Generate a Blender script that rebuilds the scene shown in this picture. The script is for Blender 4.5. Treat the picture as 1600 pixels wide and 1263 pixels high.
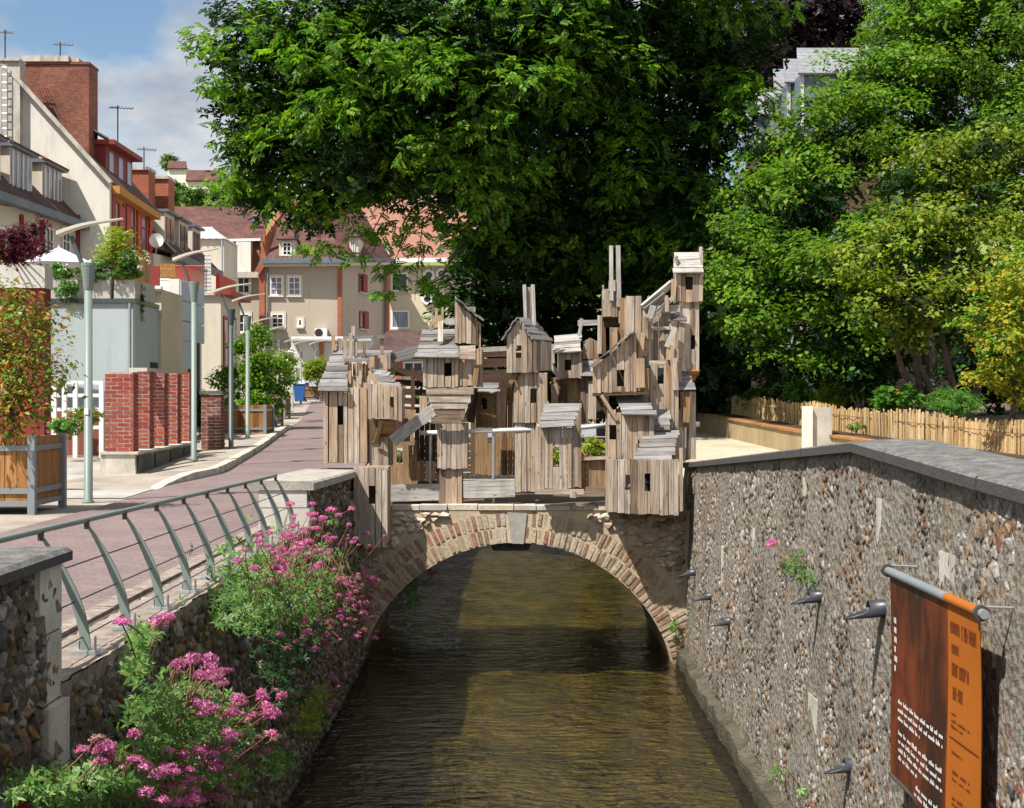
import bpy, math, random
import numpy as np
from mathutils import Vector, Matrix
R = random.Random(7); NR = np.random.default_rng(11)
for o in list(bpy.data.objects): bpy.data.objects.remove(o)
scene = bpy.context.scene; C = scene.collection
# ------------------------------------------------------------------ camera, sky, sun, exposure
F, CX, HY, EZ = 2200.0, 800.0, 625.0, 1.6          # focal (photo px), principal column, horizon row, eye height (m)
cam = bpy.data.cameras.new('camera'); cam_o = bpy.data.objects.new('camera', cam); C.objects.link(cam_o)
cam.sensor_width = 36.0; cam.lens = F/1600*36; cam.clip_start = .1; cam.clip_end = 3000
cam_o.location = (0, 0, EZ); cam_o.rotation_euler = (math.radians(90), 0, 0)
cam.shift_y = (HY-631.5)/1600
scene.camera = cam_o
SUN = Vector((.50, .47, -1.0)).normalized()         # direction the light travels
EL = math.asin(-SUN.z); 
world = bpy.data.worlds.new('World'); scene.world = world; world.use_nodes = True
sun = bpy.data.lights.new('sun', 'SUN'); sun.energy = 5.0; sun.angle = math.radians(.5); sun.color = (1, .955, .88)
sun_o = bpy.data.objects.new('sun', sun); C.objects.link(sun_o)
sun_o.rotation_euler = SUN.to_track_quat('-Z', 'Y').to_euler(); sun_o.location = (-20, -20, 40)
scene.view_settings.view_transform = 'Standard'; scene.view_settings.look = 'None'
scene.view_settings.exposure = .6; scene.view_settings.gamma = 1.0; scene.view_settings.use_curve_mapping = False
scene.render.engine = 'CYCLES'
cy = scene.cycles
cy.max_bounces = 6; cy.diffuse_bounces = 2; cy.glossy_bounces = 3; cy.transmission_bounces = 4; cy.transparent_max_bounces = 8
cy.use_denoising = True; cy.caustics_reflective = False; cy.caustics_refractive = False; cy.use_adaptive_sampling = True
cy.sample_clamp_indirect = 6
# ------------------------------------------------------------------ node helpers
class NT:
    def __init__(s, tree): s.t = tree; s.n = tree.nodes; s.l = tree.links
    def add(s, typ, **kw):
        n = s.n.new(typ)
        for k, v in kw.items():
            if k[0] == 'i' and k[1:].isdigit(): s.set(n.inputs[int(k[1:])], v)
            elif k.startswith('in_'): s.set(n.inputs[k[3:].replace('_', ' ')], v)
            else: setattr(n, k, v)
        return n
    def set(s, sock, v):
        if isinstance(v, bpy.types.NodeSocket): s.l.new(v, sock)
        elif isinstance(v, bpy.types.Node): s.l.new(v.outputs[0], sock)
        else:
            if isinstance(v, tuple) and len(v) == 3 and sock.type == 'RGBA': v = (*v, 1)
            sock.default_value = v
    def ramp(s, fac, stops, interp='LINEAR'):
        n = s.add('ShaderNodeValToRGB'); cr = n.color_ramp; cr.interpolation = interp
        while len(cr.elements) < len(stops): cr.elements.new(.5)
        for e, (p, c) in zip(cr.elements, stops):
            e.position = p; e.color = (*c, 1) if isinstance(c, tuple) else (c, c, c, 1)
        s.set(n.inputs[0], fac); return n.outputs[0]
    def math(s, op, a, b=0.0, c=None):
        n = s.add('ShaderNodeMath', operation=op, i0=a, i1=b)
        if c is not None: s.set(n.inputs[2], c)
        return n.outputs[0]
    def mix(s, fac, a, b, mode='MIX'):
        n = s.add('ShaderNodeMix', data_type='RGBA', blend_type=mode)
        s.set(n.inputs[0], fac); s.set(n.inputs[6], a); s.set(n.inputs[7], b); return n.outputs[2]
    def noise(s, vec, scale, detail=3, rough=.55, dist=0):
        n = s.add('ShaderNodeTexNoise'); s.set(n.inputs['Vector'], vec)
        n.inputs['Scale'].default_value = scale; n.inputs['Detail'].default_value = detail
        n.inputs['Roughness'].default_value = rough; n.inputs['Distortion'].default_value = dist
        return n.outputs[0]
    def mapped(s, vec, scale=(1, 1, 1), loc=(0, 0, 0)):
        n = s.add('ShaderNodeMapping'); s.set(n.inputs[0], vec)
        s.set(n.inputs['Scale'], scale); s.set(n.inputs['Location'], loc); return n.outputs[0]
def material(name):
    m = bpy.data.materials.new(name); m.use_nodes = True
    t = NT(m.node_tree); b = t.n['Principled BSDF']; return m, t, b
def P(t): return t.add('ShaderNodeNewGeometry').outputs['Position']
def OBJ(t): return t.add('ShaderNodeTexCoord').outputs['Object']
def rnd(t):                                          # one random number for each separate piece
    a = t.add('ShaderNodeObjectInfo').outputs['Random']; b = t.add('ShaderNodeNewGeometry').outputs['Random Per Island']
    return t.math('FRACT', t.math('ADD', a, b))
def bump(t, b, h, strength=.4, dist=.02):
    n = t.add('ShaderNodeBump'); n.inputs['Strength'].default_value = strength; n.inputs['Distance'].default_value = dist
    t.set(n.inputs['Height'], h); t.l.new(n.outputs[0], b.inputs['Normal'])
def M_plain(name, col, rough=.7, var=.25, scale=3.0, fine=40.0, bmp=.15, metal=0, dirt=None, spec=.35):
    """painted / rendered / stone surface: broad blotches + fine grain + optional dirt streaks"""
    m, t, b = material(name); p = P(t)
    n1 = t.noise(p, scale, 4); n2 = t.noise(p, fine, 2)
    f = t.math('ADD', t.math('MULTIPLY', n1, .7), t.math('MULTIPLY', n2, .3))
    lo = tuple(c*(1-var) for c in col); hi = tuple(min(1, c*(1+var)) for c in col)
    c = t.ramp(f, [(.3, lo), (.7, hi)])
    if dirt:
        d = t.noise(t.mapped(p, (2.5, 2.5, .35)), 1.6, 5, .7)
        c = t.mix(t.ramp(d, [(.52, 0.0), (.72, .75)]), c, dirt)
    t.set(b.inputs['Base Color'], c); b.inputs['Roughness'].default_value = rough; b.inputs['Metallic'].default_value = metal
    b.inputs['Specular IOR Level'].default_value = spec
    if bmp: bump(t, b, n2, bmp, .01)
    return m
def M_wood(name, a, bcol, cwarm, warm=.35):
    m, t, b = material(name); r = rnd(t); p = OBJ(t)
    off = t.add('ShaderNodeCombineXYZ', i0=t.math('MULTIPLY', r, 37.0), i1=t.math('MULTIPLY', r, 91.0), i2=t.math('MULTIPLY', r, 13.0))
    v = t.add('ShaderNodeVectorMath', operation='ADD'); t.set(v.inputs[0], p); t.set(v.inputs[1], off)
    g = t.noise(t.mapped(v.outputs[0], (55, 55, 2.2)), 1.0, 3, .6, .6)
    big = t.noise(t.mapped(v.outputs[0], (6, 6, 1.4)), 1.0, 3)
    base = t.mix(t.ramp(r, [(.0, 0.0), (1.0, 1.0)]), a, bcol)
    base = t.mix(t.math('MULTIPLY', t.ramp(t.math('FRACT', t.math('MULTIPLY', r, 7.31)), [(1-warm, 0.0), (1.0, 1.0)]), .8), base, cwarm)
    base = t.mix(t.ramp(big, [(.35, 0.0), (.7, .5)]), base, tuple(x*.62 for x in bcol))
    c = t.mix(t.ramp(g, [(.35, .75), (.6, 0.0)]), base, tuple(x*.42 for x in a))
    kn = t.add('ShaderNodeTexVoronoi'); t.set(kn.inputs['Vector'], t.mapped(v.outputs[0], (9, 9, 3.2))); kn.inputs['Scale'].default_value = 1
    c = t.mix(t.ramp(kn.outputs['Distance'], [(.06, .8), (.13, 0.0)]), c, tuple(x*.3 for x in a))
    c = t.mix(t.ramp(t.math('FRACT', t.math('MULTIPLY', r, 13.7)), [(.80, 0.0), (.95, 1.0)]), c, t.mix(1.0, c, (.52, .47, .44), 'MULTIPLY'))
    st_ = t.noise(t.mapped(P(t), (3, 3, .9)), 1.7, 4, .65); c = t.mix(t.ramp(st_, [(.5, 0.0), (.72, .55)]), c, t.mix(1.0, c, (.50, .48, .47), 'MULTIPLY'))
    t.set(b.inputs['Base Color'], c); b.inputs['Roughness'].default_value = .85; b.inputs['Specular IOR Level'].default_value = .2
    bump(t, b, g, .5, .004); return m
def wet(t, c, amt=.85):                              # damp algae band above the waterline
    z = t.add('ShaderNodeSeparateXYZ', i0=P(t)).outputs[2]; n = t.noise(P(t), 2.2, 4); f = t.math('ADD', z, t.math('MULTIPLY', n, -.7))
    return t.mix(t.ramp(t.math('ADD', f, 3.0), [(.45, amt), (.80, 0.0)]), c, (.045, .043, .022))
def M_rand(name, stops, rough=.7, bmp=.4, scale=30.0, spec=.3, var=.35, damp=False):
    """each separate piece takes its own colour from the ramp"""
    m, t, b = material(name); r = rnd(t); c = t.ramp(r, stops, 'CONSTANT' if len(stops) > 6 else 'LINEAR')
    n = t.noise(P(t), scale, 4, .65)
    c = t.mix(1.0, c, t.ramp(n, [(.25, 1-var), (.75, 1+var)]), 'MULTIPLY')
    if damp: c = t.mix(1.0, c, t.ramp(t.noise(P(t), .9, 4, .6), [(.32, .50), (.62, 1.0)]), 'MULTIPLY'); c = wet(t, c)
    t.set(b.inputs['Base Color'], c); b.inputs['Roughness'].default_value = rough; b.inputs['Specular IOR Level'].default_value = spec
    if bmp: bump(t, b, n, bmp, .01)
    return m
def M_leaf(name, stops, trans=.35, rough=.45, spec=.35):
    m, t, b = material(name); r = rnd(t); c = t.ramp(r, stops)
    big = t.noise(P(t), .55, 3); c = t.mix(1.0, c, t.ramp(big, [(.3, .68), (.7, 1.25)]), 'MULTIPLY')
    t.set(b.inputs['Base Color'], c); b.inputs['Roughness'].default_value = rough; b.inputs['Specular IOR Level'].default_value = spec
    tr = t.add('ShaderNodeBsdfTranslucent'); t.set(tr.inputs[0], t.mix(1.0, c, (1.25, 1.35, .5), 'MULTIPLY'))
    mx = t.add('ShaderNodeMixShader'); mx.inputs[0].default_value = trans
    t.l.new(b.outputs[0], mx.inputs[1]); t.l.new(tr.outputs[0], mx.inputs[2]); t.l.new(mx.outputs[0], t.n['Material Output'].inputs[0])
    return m
def M_bricks(name, c1, c2, mortar, bw, bh, plane='xz', var=.2):
    """brickwork or tiles too far away to tell apart"""
    m, t, b = material(name); p = P(t)
    if plane == 'xz':
        sx = t.add('ShaderNodeSeparateXYZ', i0=p)
        v = t.add('ShaderNodeCombineXYZ', i0=t.math('ADD', sx.outputs[0], sx.outputs[1]), i1=sx.outputs[2]).outputs[0]
    else: v = p
    n = t.add('ShaderNodeTexBrick'); t.set(n.inputs['Vector'], v); n.inputs['Scale'].default_value = 1
    n.inputs['Brick Width'].default_value = bw; n.inputs['Row Height'].default_value = bh; n.inputs['Mortar Size'].default_value = min(bw, bh)*.11
    t.set(n.inputs['Color1'], c1); t.set(n.inputs['Color2'], c2); t.set(n.inputs['Mortar'], mortar)
    ns = t.noise(p, .8, 4); ng = t.noise(p, 14, 3)
    c = t.mix(1.0, n.outputs[0], t.ramp(ns, [(.3, 1-var), (.7, 1+var)]), 'MULTIPLY')
    c = t.mix(1.0, c, t.ramp(ng, [(.3, 1-var), (.7, 1+var)]), 'MULTIPLY')
    t.set(b.inputs['Base Color'], c); b.inputs['Roughness'].default_value = .8; b.inputs['Specular IOR Level'].default_value = .25
    bump(t, b, n.outputs[1], -.3, .01); return m
# world: Nishita sky with broken cloud all round
wt = NT(world.node_tree); bg = wt.n['Background']
sky = wt.add('ShaderNodeTexSky', sky_type='NISHITA', sun_disc=False)
sky.sun_elevation = EL; sky.sun_rotation = math.atan2(-SUN.x, -SUN.y); sky.altitude = 60; sky.dust_density = 1.2; sky.ozone_density = 1.6
gv = wt.add('ShaderNodeTexCoord').outputs['Generated']
wn = wt.noise(wt.mapped(gv, (1, 1, 1.9), (6.43, 8.29, 3.55)), 5.5, 8, .56, .2)
wd = wt.noise(wt.mapped(gv, (1, 1, 1.9), (1.3, 7.4, 2.2)), 9, 6, .55)
cl = wt.ramp(wn, [(.365, 0.0), (.485, 1.0)])
ccol = wt.ramp(wd, [(.32, (4.6, 5.3, 6.4)), (.64, (11.0, 11.1, 11.2))])
t_ = wt.mix(wt.math('MULTIPLY', cl, .92), wt.mix(1.0, sky.outputs[0], (1.75, 1.9, 1.9), 'MULTIPLY'), ccol)
wt.set(bg.inputs[0], t_); bg.inputs[1].default_value = .05
# ------------------------------------------------------------------ mesh helpers
def W(px, py, Y): return Vector(((px-CX)/F*Y, Y, EZ-(py-HY)/F*Y))   # photo pixel at a real distance -> place
def wx(px, Y): return (px-CX)/F*Y
def wz(py, Y): return EZ-(py-HY)/F*Y
class MB:
    def __init__(s): s.v = []; s.f = []
    def add(s, vs, fs):
        k = len(s.v); s.v += [tuple(v) for v in vs]; s.f += [tuple(i+k for i in f) for f in fs]; return s
    def box(s, x0, x1, y0, y1, z0, z1):
        x0, x1 = sorted((x0, x1)); y0, y1 = sorted((y0, y1)); z0, z1 = sorted((z0, z1))
        return s.add([(x0,y0,z0),(x1,y0,z0),(x1,y1,z0),(x0,y1,z0),(x0,y0,z1),(x1,y0,z1),(x1,y1,z1),(x0,y1,z1)],
                     [(3,2,1,0),(4,5,6,7),(0,1,5,4),(1,2,6,5),(2,3,7,6),(3,0,4,7)])
    def prism(s, poly, d):                          # planar polygon pushed along vector d
        n = len(poly); a = [Vector(p) for p in poly]; d = Vector(d); b = [p+d for p in a]
        nn = Vector((0, 0, 0))
        for i in range(n): nn += a[i].cross(a[(i+1) % n])
        if nn.dot(d) > 0: a.reverse(); b.reverse()
        return s.add(a+b, [tuple(range(n)), tuple(range(2*n-1, n-1, -1))]+[(i, i+n, (i+1) % n+n, (i+1) % n) for i in range(n)])
    def obox(s, A, B, w, wdir, t):                  # beam from A to B, width w along wdir, thickness t
        A = Vector(A); B = Vector(B); z = (B-A).normalized(); x = Vector(wdir); x = (x-z*x.dot(z)).normalized(); y = z.cross(x)
        q = [A+x*i*w/2+y*j*t/2 for i, j in ((-1,-1),(1,-1),(1,1),(-1,1))]
        return s.prism(q, B-A)
    def tube(s, pts, rad, n=8, cap=True):
        pts = [Vector(p) for p in pts]; m = len(pts)
        if not hasattr(rad, '__len__'): rad = [rad]*m
        vs = []; fs = []; u = None
        for i, p in enumerate(pts):
            d = (pts[min(i+1, m-1)]-pts[max(i-1, 0)]).normalized()
            if u is None: u = d.orthogonal().normalized()
            u = (u-d*u.dot(d)).normalized(); w = d.cross(u)
            for k in range(n):
                a = 2*math.pi*k/n; vs.append(p+(u*math.cos(a)+w*math.sin(a))*rad[i])
        for i in range(m-1):
            for k in range(n): fs.append((i*n+k, i*n+(k+1) % n, (i+1)*n+(k+1) % n, (i+1)*n+k))
        if cap: fs += [tuple(range(n-1, -1, -1)), tuple((m-1)*n+k for k in range(n))]
        return s.add(vs, fs)
    def lathe(s, prof, c, n=16):                    # prof: (radius, z)
        return s.tube([(c[0], c[1], c[2]+z) for r, z in prof], [r for r, z in prof], n) if False else s._lathe(prof, c, n)
    def _lathe(s, prof, c, n):
        vs = [(c[0]+r*math.cos(2*math.pi*k/n), c[1]+r*math.sin(2*math.pi*k/n), c[2]+z) for r, z in prof for k in range(n)]
        m = len(prof); fs = [(i*n+k, i*n+(k+1) % n, (i+1)*n+(k+1) % n, (i+1)*n+k) for i in range(m-1) for k in range(n)]
        fs += [tuple(range(n-1, -1, -1)), tuple((m-1)*n+k for k in range(n))]
        return s.add(vs, fs)
    def grid(s, rows):                              # rows of points -> sheet
        n = len(rows[0]); vs = [p for r in rows for p in r]
        return s.add(vs, [(i*n+k, i*n+k+1, (i+1)*n+k+1, (i+1)*n+k) for i in range(len(rows)-1) for k in range(n-1)])
    def mesh(s, name, off=(0, 0, 0)):
        me = bpy.data.meshes.new(name); o = Vector(off)
        me.from_pydata([tuple(Vector(v)-o) for v in s.v], [], s.f); me.update(); return me
def link(name, me, mat, parent=None):
    o = bpy.data.objects.new(name, me); C.objects.link(o)
    if mat is not None and me is not None and not me.materials: me.materials.append(mat)
    if parent is not None: o.parent = parent
    return o
def smooth(o):
    for p in o.data.polygons: p.use_smooth = True
    return o
def tag(o, label=None, cat=None, group=None, kind=None):
    if label: o['label'] = label
    if cat: o['category'] = cat
    if group: o['group'] = group
    if kind: o['kind'] = kind
    return o
def thing(name, label, cat, loc, group=None):
    o = link(name, None, None); o.location = loc; tag(o, label, cat, group, 'thing'); o['_o'] = list(loc); return o
def org(o):
    while o.parent is not None: o = o.parent
    return Vector(o['_o']) if '_o' in o else Vector((0, 0, 0))
def part(name, mb, mat, parent): return link(name, mb.mesh(name, org(parent)), mat, parent)
def solo(name, mb, mat, label=None, cat=None, group=None, kind=None):
    return tag(link(name, mb.mesh(name), mat), label, cat, group, kind)
def plank(parent, name, mat, A, B, wdir, w, t, cut0=0, cut1=0, jit=.004):
    """one board from A to B (world); own local frame with Z along the grain; cut0/cut1 slope the ends"""
    A = Vector(A); B = Vector(B); z = (B-A); L = z.length; z.normalize()
    x = Vector(wdir); x = (x-z*x.dot(z)).normalized(); y = z.cross(x)
    j = lambda: R.uniform(-jit, jit)
    h = w/2; k = t/2
    v = []
    for (sz, c) in ((0, cut0), (L, cut1)):
        for sx, sy in ((-1,-1),(1,-1),(1,1),(-1,1)): v.append((sx*h+j(), sy*k+j()*.4, sz+sx*c/2+j()))
    me = bpy.data.meshes.new(name); me.from_pydata(v, [], [(3,2,1,0),(4,5,6,7),(0,1,5,4),(1,2,6,5),(2,3,7,6),(3,0,4,7)]); me.update()
    o = link(name, me, mat, parent); m = Matrix((x, y, z)).transposed().to_4x4(); m.translation = A-org(parent); o.matrix_local = m
    return o
def array_mesh(name, V, Fc):
    me = bpy.data.meshes.new(name); V = np.asarray(V, dtype=np.float32); Fc = np.asarray(Fc, dtype=np.int32); k = Fc.shape[1]
    me.vertices.add(len(V)); me.vertices.foreach_set('co', V.ravel())
    me.loops.add(Fc.size); me.loops.foreach_set('vertex_index', Fc.ravel())
    me.polygons.add(len(Fc)); me.polygons.foreach_set('loop_start', np.arange(0, Fc.size, k, dtype=np.int32))
    me.update(calc_edges=True); return me
# ------------------------------------------------------------------ materials
WOOD = M_wood('weathered_wood', (.40, .30, .22), (.65, .555, .465), (.56, .35, .18), .5)
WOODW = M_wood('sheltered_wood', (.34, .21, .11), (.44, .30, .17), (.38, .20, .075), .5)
WOODG = M_wood('silvered_roof_board', (.225, .215, .21), (.34, .325, .315), (.27, .23, .18), .2)
WOODP = M_wood('pale_new_board', (.44, .41, .37), (.56, .535, .50), (.44, .39, .32), .2)
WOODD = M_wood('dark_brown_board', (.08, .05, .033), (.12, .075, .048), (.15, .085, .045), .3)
WOODO = M_wood('oiled_planter_board', (.42, .20, .07), (.50, .26, .10), (.40, .17, .05), .4)
def M_mortar(name, a, b2, c2, d2):
    m, t, b = material(name); p = P(t); n1 = t.noise(p, 22, 5, .7); n2 = t.noise(p, 7, 4, .6); n3 = t.noise(p, 1.1, 4, .6); v = t.add('ShaderNodeTexVoronoi'); t.set(v.inputs['Vector'], p); v.inputs['Scale'].default_value = 19
    c = t.ramp(n1, [(.3, d2), (.45, a), (.62, b2), (.75, a)]); c = t.mix(t.ramp(n2, [(.52, 0.0), (.64, .8)]), c, c2); c = t.mix(t.ramp(n3, [(.5, 0.0), (.7, .55)]), c, d2)
    c = t.mix(t.ramp(v.outputs['Distance'], [(.12, .7), (.3, 0.0)]), c, d2)
    t.set(b.inputs['Base Color'], wet(t, c)); b.inputs['Roughness'].default_value = .95; b.inputs['Specular IOR Level'].default_value = .2
    bump(t, b, t.math('ADD', n1, t.math('MULTIPLY', v.outputs['Distance'], .7)), 1.0, .035); return m
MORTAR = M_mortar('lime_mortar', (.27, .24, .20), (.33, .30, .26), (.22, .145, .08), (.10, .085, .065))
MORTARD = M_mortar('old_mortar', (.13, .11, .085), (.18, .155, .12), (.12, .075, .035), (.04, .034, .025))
TAN = M_plain('tan_arch_mortar', (.50, .40, .27), .95, .3, 3.0, 30, .6, dirt=(.26, .20, .13))
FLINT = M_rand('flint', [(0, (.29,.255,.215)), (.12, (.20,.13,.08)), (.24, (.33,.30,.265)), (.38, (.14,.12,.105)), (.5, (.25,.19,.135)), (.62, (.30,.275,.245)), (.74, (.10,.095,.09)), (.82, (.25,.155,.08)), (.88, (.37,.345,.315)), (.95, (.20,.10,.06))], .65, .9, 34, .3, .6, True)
FLINTD = M_rand('dark_flint', [(0, (.17,.13,.09)), (.14, (.08,.06,.042)), (.28, (.25,.21,.16)), (.40, (.05,.045,.04)), (.54, (.15,.095,.05)), (.68, (.19,.17,.145)), (.80, (.23,.12,.04)), (.90, (.32,.29,.26))], .55, .9, 34, .4, .6, True)  # dirty dark flint, its colour also carrying the left wall's shade
RUBBLE = M_rand('rubble_stone', [(0, (.52,.44,.33)), (.3, (.60,.52,.42)), (.6, (.46,.36,.26)), (1, (.56,.50,.44))], .9, .6, 18, .2)
ABRICK = M_rand('worn_arch_brick', [(0, (.36,.26,.18)), (.18, (.41,.33,.24)), (.34, (.29,.18,.13)), (.5, (.42,.35,.26)), (.64, (.27,.17,.13)), (.76, (.39,.29,.21)), (.88, (.31,.16,.11)), (.96, (.43,.37,.30))], .95, .9, 26, .15, .55)
BRICK = M_rand('red_brick', [(0, (.25,.05,.035)), (.3, (.31,.07,.045)), (.55, (.20,.045,.04)), (.8, (.34,.095,.055)), (1, (.17,.05,.05))], .85, .5, 40, .2)
BRICKD = M_rand('sooty_brick', [(0, (.16,.06,.05)), (.4, (.24,.08,.05)), (.7, (.12,.06,.05)), (1, (.30,.11,.07))], .9, .5, 40, .2)
BMORT = M_plain('pale_brick_mortar', (.42, .36, .31), .95, .25, 4, 40, .4)
CONC = M_plain('concrete', (.50, .46, .40), .9, .3, 2.5, 40, .3, dirt=(.17, .16, .12))
CONCL = M_plain('pale_concrete', (.50, .48, .43), .9, .2, 2.5, 40, .3, dirt=(.42, .40, .35))
CONCD = M_plain('blackened_concrete', (.10, .10, .09), .9, .5, 3, 30, .3, dirt=(.30, .29, .14))
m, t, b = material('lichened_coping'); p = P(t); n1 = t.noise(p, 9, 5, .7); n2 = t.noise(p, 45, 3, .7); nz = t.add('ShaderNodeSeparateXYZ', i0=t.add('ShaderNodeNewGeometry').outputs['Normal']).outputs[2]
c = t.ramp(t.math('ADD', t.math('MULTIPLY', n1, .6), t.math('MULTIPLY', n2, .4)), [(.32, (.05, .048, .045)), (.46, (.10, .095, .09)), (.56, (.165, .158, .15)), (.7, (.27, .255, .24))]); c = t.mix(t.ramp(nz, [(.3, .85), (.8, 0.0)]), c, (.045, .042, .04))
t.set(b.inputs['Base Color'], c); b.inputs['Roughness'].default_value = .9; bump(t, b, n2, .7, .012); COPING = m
COPTOP = M_plain('pale_coping_slab', (.36, .33, .28), .9, .4, 5, 45, .5, dirt=(.25, .23, .20))
KEY = M_plain('grey_keystone', (.37, .345, .30), .95, .25, 8, 50, .6)
GRAVEL = M_plain('washed_gravel', (.33, .285, .235), .95, .45, 1.0, 55, .7, dirt=(.23, .20, .16))
PEBBLE = M_plain('pebble_strip', (.40, .31, .21), .95, .6, 30, 60, .9)
ROOFRAW = M_plain('rough_curb_top', (.27, .22, .185), .95, .6, 9, 60, .9, dirt=(.22, .17, .14))
SAND = M_plain('pale_sand', (.48, .42, .31), .95, .25, .8, 30, .4, dirt=(.33, .29, .20))
PAVE = M_bricks('clay_pavers', (.195, .142, .136), (.225, .163, .156), (.17, .128, .123), .22, .11, 'xy', .13)
SLAB = M_plain('concrete_drive', (.38, .36, .325), .95, .35, .9, 30, .3, dirt=(.22, .20, .165))
METAL = M_plain('grey_green_paint', (.18, .225, .205), .45, .08, 2, 40, .03, spec=.5)
METALD = M_plain('dark_green_paint', (.055, .075, .075), .45, .1, 2, 40, .03, spec=.5)
ARM = M_plain('pale_lamp_arm', (.60, .56, .47), .5, .12, 3, 40, .05, spec=.5)
STEEL = M_plain('galvanised_steel', (.46, .48, .48), .38, .15, 8, 60, .04, metal=.6, spec=.5)
TUBEW = M_plain('white_tube', (.74, .74, .72), .35, .08, 3, 40, .02, spec=.5)
CABLE = M_plain('dark_cable', (.06, .055, .05), .5, .1, 3, 40, 0)
PLFRAME = M_plain('planter_frame_grey', (.24, .26, .28), .5, .12, 4, 40, .04, metal=.2, spec=.5)
PIPE = M_plain('slate_black_pipe', (.035, .038, .045), .4, .3, 8, 40, .1, spec=.6)
RWHITE = M_plain('white_render', (.74, .70, .62), .9, .1, .5, 20, .15, dirt=(.50, .47, .41))
RCREAM = M_plain('cream_render', (.62, .56, .46), .9, .1, .5, 20, .12, dirt=(.46, .40, .31))
BENCHW = M_plain('ochre_bench_wall', (.36, .27, .15), .9, .2, 1.5, 20, .2, dirt=(.20, .15, .085))
RBEIGE = M_plain('beige_render', (.43, .37, .30), .9, .08, .4, 20, .12, dirt=(.37, .30, .23))
RYEL = M_plain('yellow_render', (.60, .53, .38), .9, .1, .6, 20, .12)
RGREY = M_plain('blue_grey_render', (.42, .48, .49), .9, .07, .5, 20, .1, dirt=(.35, .40, .41))
RLIGHT = M_plain('light_grey_render', (.56, .54, .50), .9, .1, .6, 20, .12, dirt=(.40, .38, .34))
RRED = M_plain('dark_red_render', (.20, .035, .025), .85, .15, .8, 20, .1)
RORANGE = M_plain('ochre_paint', (.50, .23, .055), .8, .15, .9, 20, .1)
REDP = M_plain('red_paint', (.52, .045, .03), .6, .12, 1, 20, .05)
REDW = M_plain('oxblood_paint', (.25, .035, .03), .6, .15, 1, 20, .05)
SLATEW = M_plain('slate_blue_cladding', (.13, .16, .22), .6, .15, 1.5, 20, .05)
BLUEP = M_plain('blue_grey_panel', (.44, .50, .60), .6, .1, 1.2, 20, .05)
WPAINT = M_plain('white_paint', (.80, .79, .76), .6, .05, 3, 20, .03)
DARK = M_plain('dark_gap', (.03, .028, .026), .8, .3, 3, 20, 0)
ZINC = M_plain('zinc_roof', (.58, .60, .60), .45, .12, 1.5, 20, .05, metal=.25, spec=.5)
GUTTER = M_plain('dark_zinc_gutter', (.13, .15, .18), .5, .2, 1.5, 20, .05)
CHIM = M_bricks('chimney_brick', (.17, .05, .035), (.25, .085, .05), (.22, .13, .10), .22, .075, 'xz', .28)
CHIM2 = M_bricks('orange_brick', (.30, .075, .04), (.37, .11, .055), (.34, .17, .11), .22, .075, 'xz', .2)
TILE = M_bricks('plum_roof_tiles', (.105, .045, .040), (.15, .07, .06), (.07, .035, .03), .25, .14, 'xz', .3)
TILEP = M_bricks('pink_roof_tiles', (.29, .135, .095), (.34, .17, .12), (.24, .11, .085), .25, .14, 'xz', .12)
TILED = M_bricks('dark_roof_tiles', (.075, .042, .038), (.11, .06, .052), (.05, .03, .027), .25, .14, 'xz', .3)
SLATE = M_bricks('grey_slates', (.22, .225, .245), (.26, .265, .285), (.18, .185, .20), .3, .18, 'xz', .1)
BARK = M_plain('bark', (.085, .065, .05), .95, .5, 6, 25, .8)
REED = M_rand('split_reed', [(0, (.44,.28,.12)), (.25, (.56,.40,.20)), (.5, (.36,.21,.085)), (.75, (.62,.48,.28)), (1, (.28,.16,.07))], .8, .3, 30, .25)
SOIL = M_plain('soil', (.12, .085, .055), .95, .4, 4, 30, .5)
GRASS = M_plain('meadow', (.17, .21, .045), .95, .35, .06, .6, .3, dirt=(.26, .30, .08))
m, t, b = material('window_glass'); t.set(b.inputs['Base Color'], t.ramp(t.noise(P(t), 1.5), [(.35, (.015, .018, .022)), (.7, (.06, .07, .085))])); b.inputs['Roughness'].default_value = .08; GLASS = m
m, t, b = material('curtained_glass'); t.set(b.inputs['Base Color'], t.ramp(t.noise(t.mapped(P(t), (9, 9, .5)), 1.5), [(.35, (.16, .16, .22)), (.7, (.34, .34, .40))])); b.inputs['Roughness'].default_value = .15; CURT = m
LV = lambda *a, **k: M_leaf(*a, **k)
ASH = LV('ash_leaf', [(0, (.035, .12, .010)), (.45, (.075, .20, .016)), (.8, (.16, .30, .025)), (1, (.30, .40, .04))], .48, .5, .2)
ASHD = LV('shade_toned_leaf', [(0, (.012, .045, .008)), (1, (.03, .08, .014))], .2)  # near-black green puts the inner crown shade into the leaf colour
HORN = LV('hornbeam_leaf', [(0, (.065, .165, .015)), (.5, (.12, .25, .022)), (1, (.24, .34, .035))], .45, .5, .2)
OLIVE = LV('yellowing_leaf', [(0, (.10, .18, .018)), (.5, (.20, .28, .03)), (1, (.34, .36, .05))], .45, .5, .2)
PHOT = LV('photinia_leaf', [(0, (.06, .14, .015)), (.4, (.15, .23, .03)), (.7, (.26, .24, .03)), (.88, (.34, .13, .03)), (1, (.38, .08, .035))], .35, .4, .3)
GOLD = LV('golden_leaf', [(0, (.12, .22, .02)), (.5, (.28, .32, .03)), (.8, (.38, .33, .03)), (1, (.42, .26, .05))], .4, .5, .2)
MAPLE = LV('purple_maple_leaf', [(0, (.045, .006, .014)), (1, (.16, .014, .04))], .35)
BEECH = LV('copper_beech_leaf', [(0, (.012, .008, .012)), (1, (.045, .022, .03))], .2)
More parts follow.
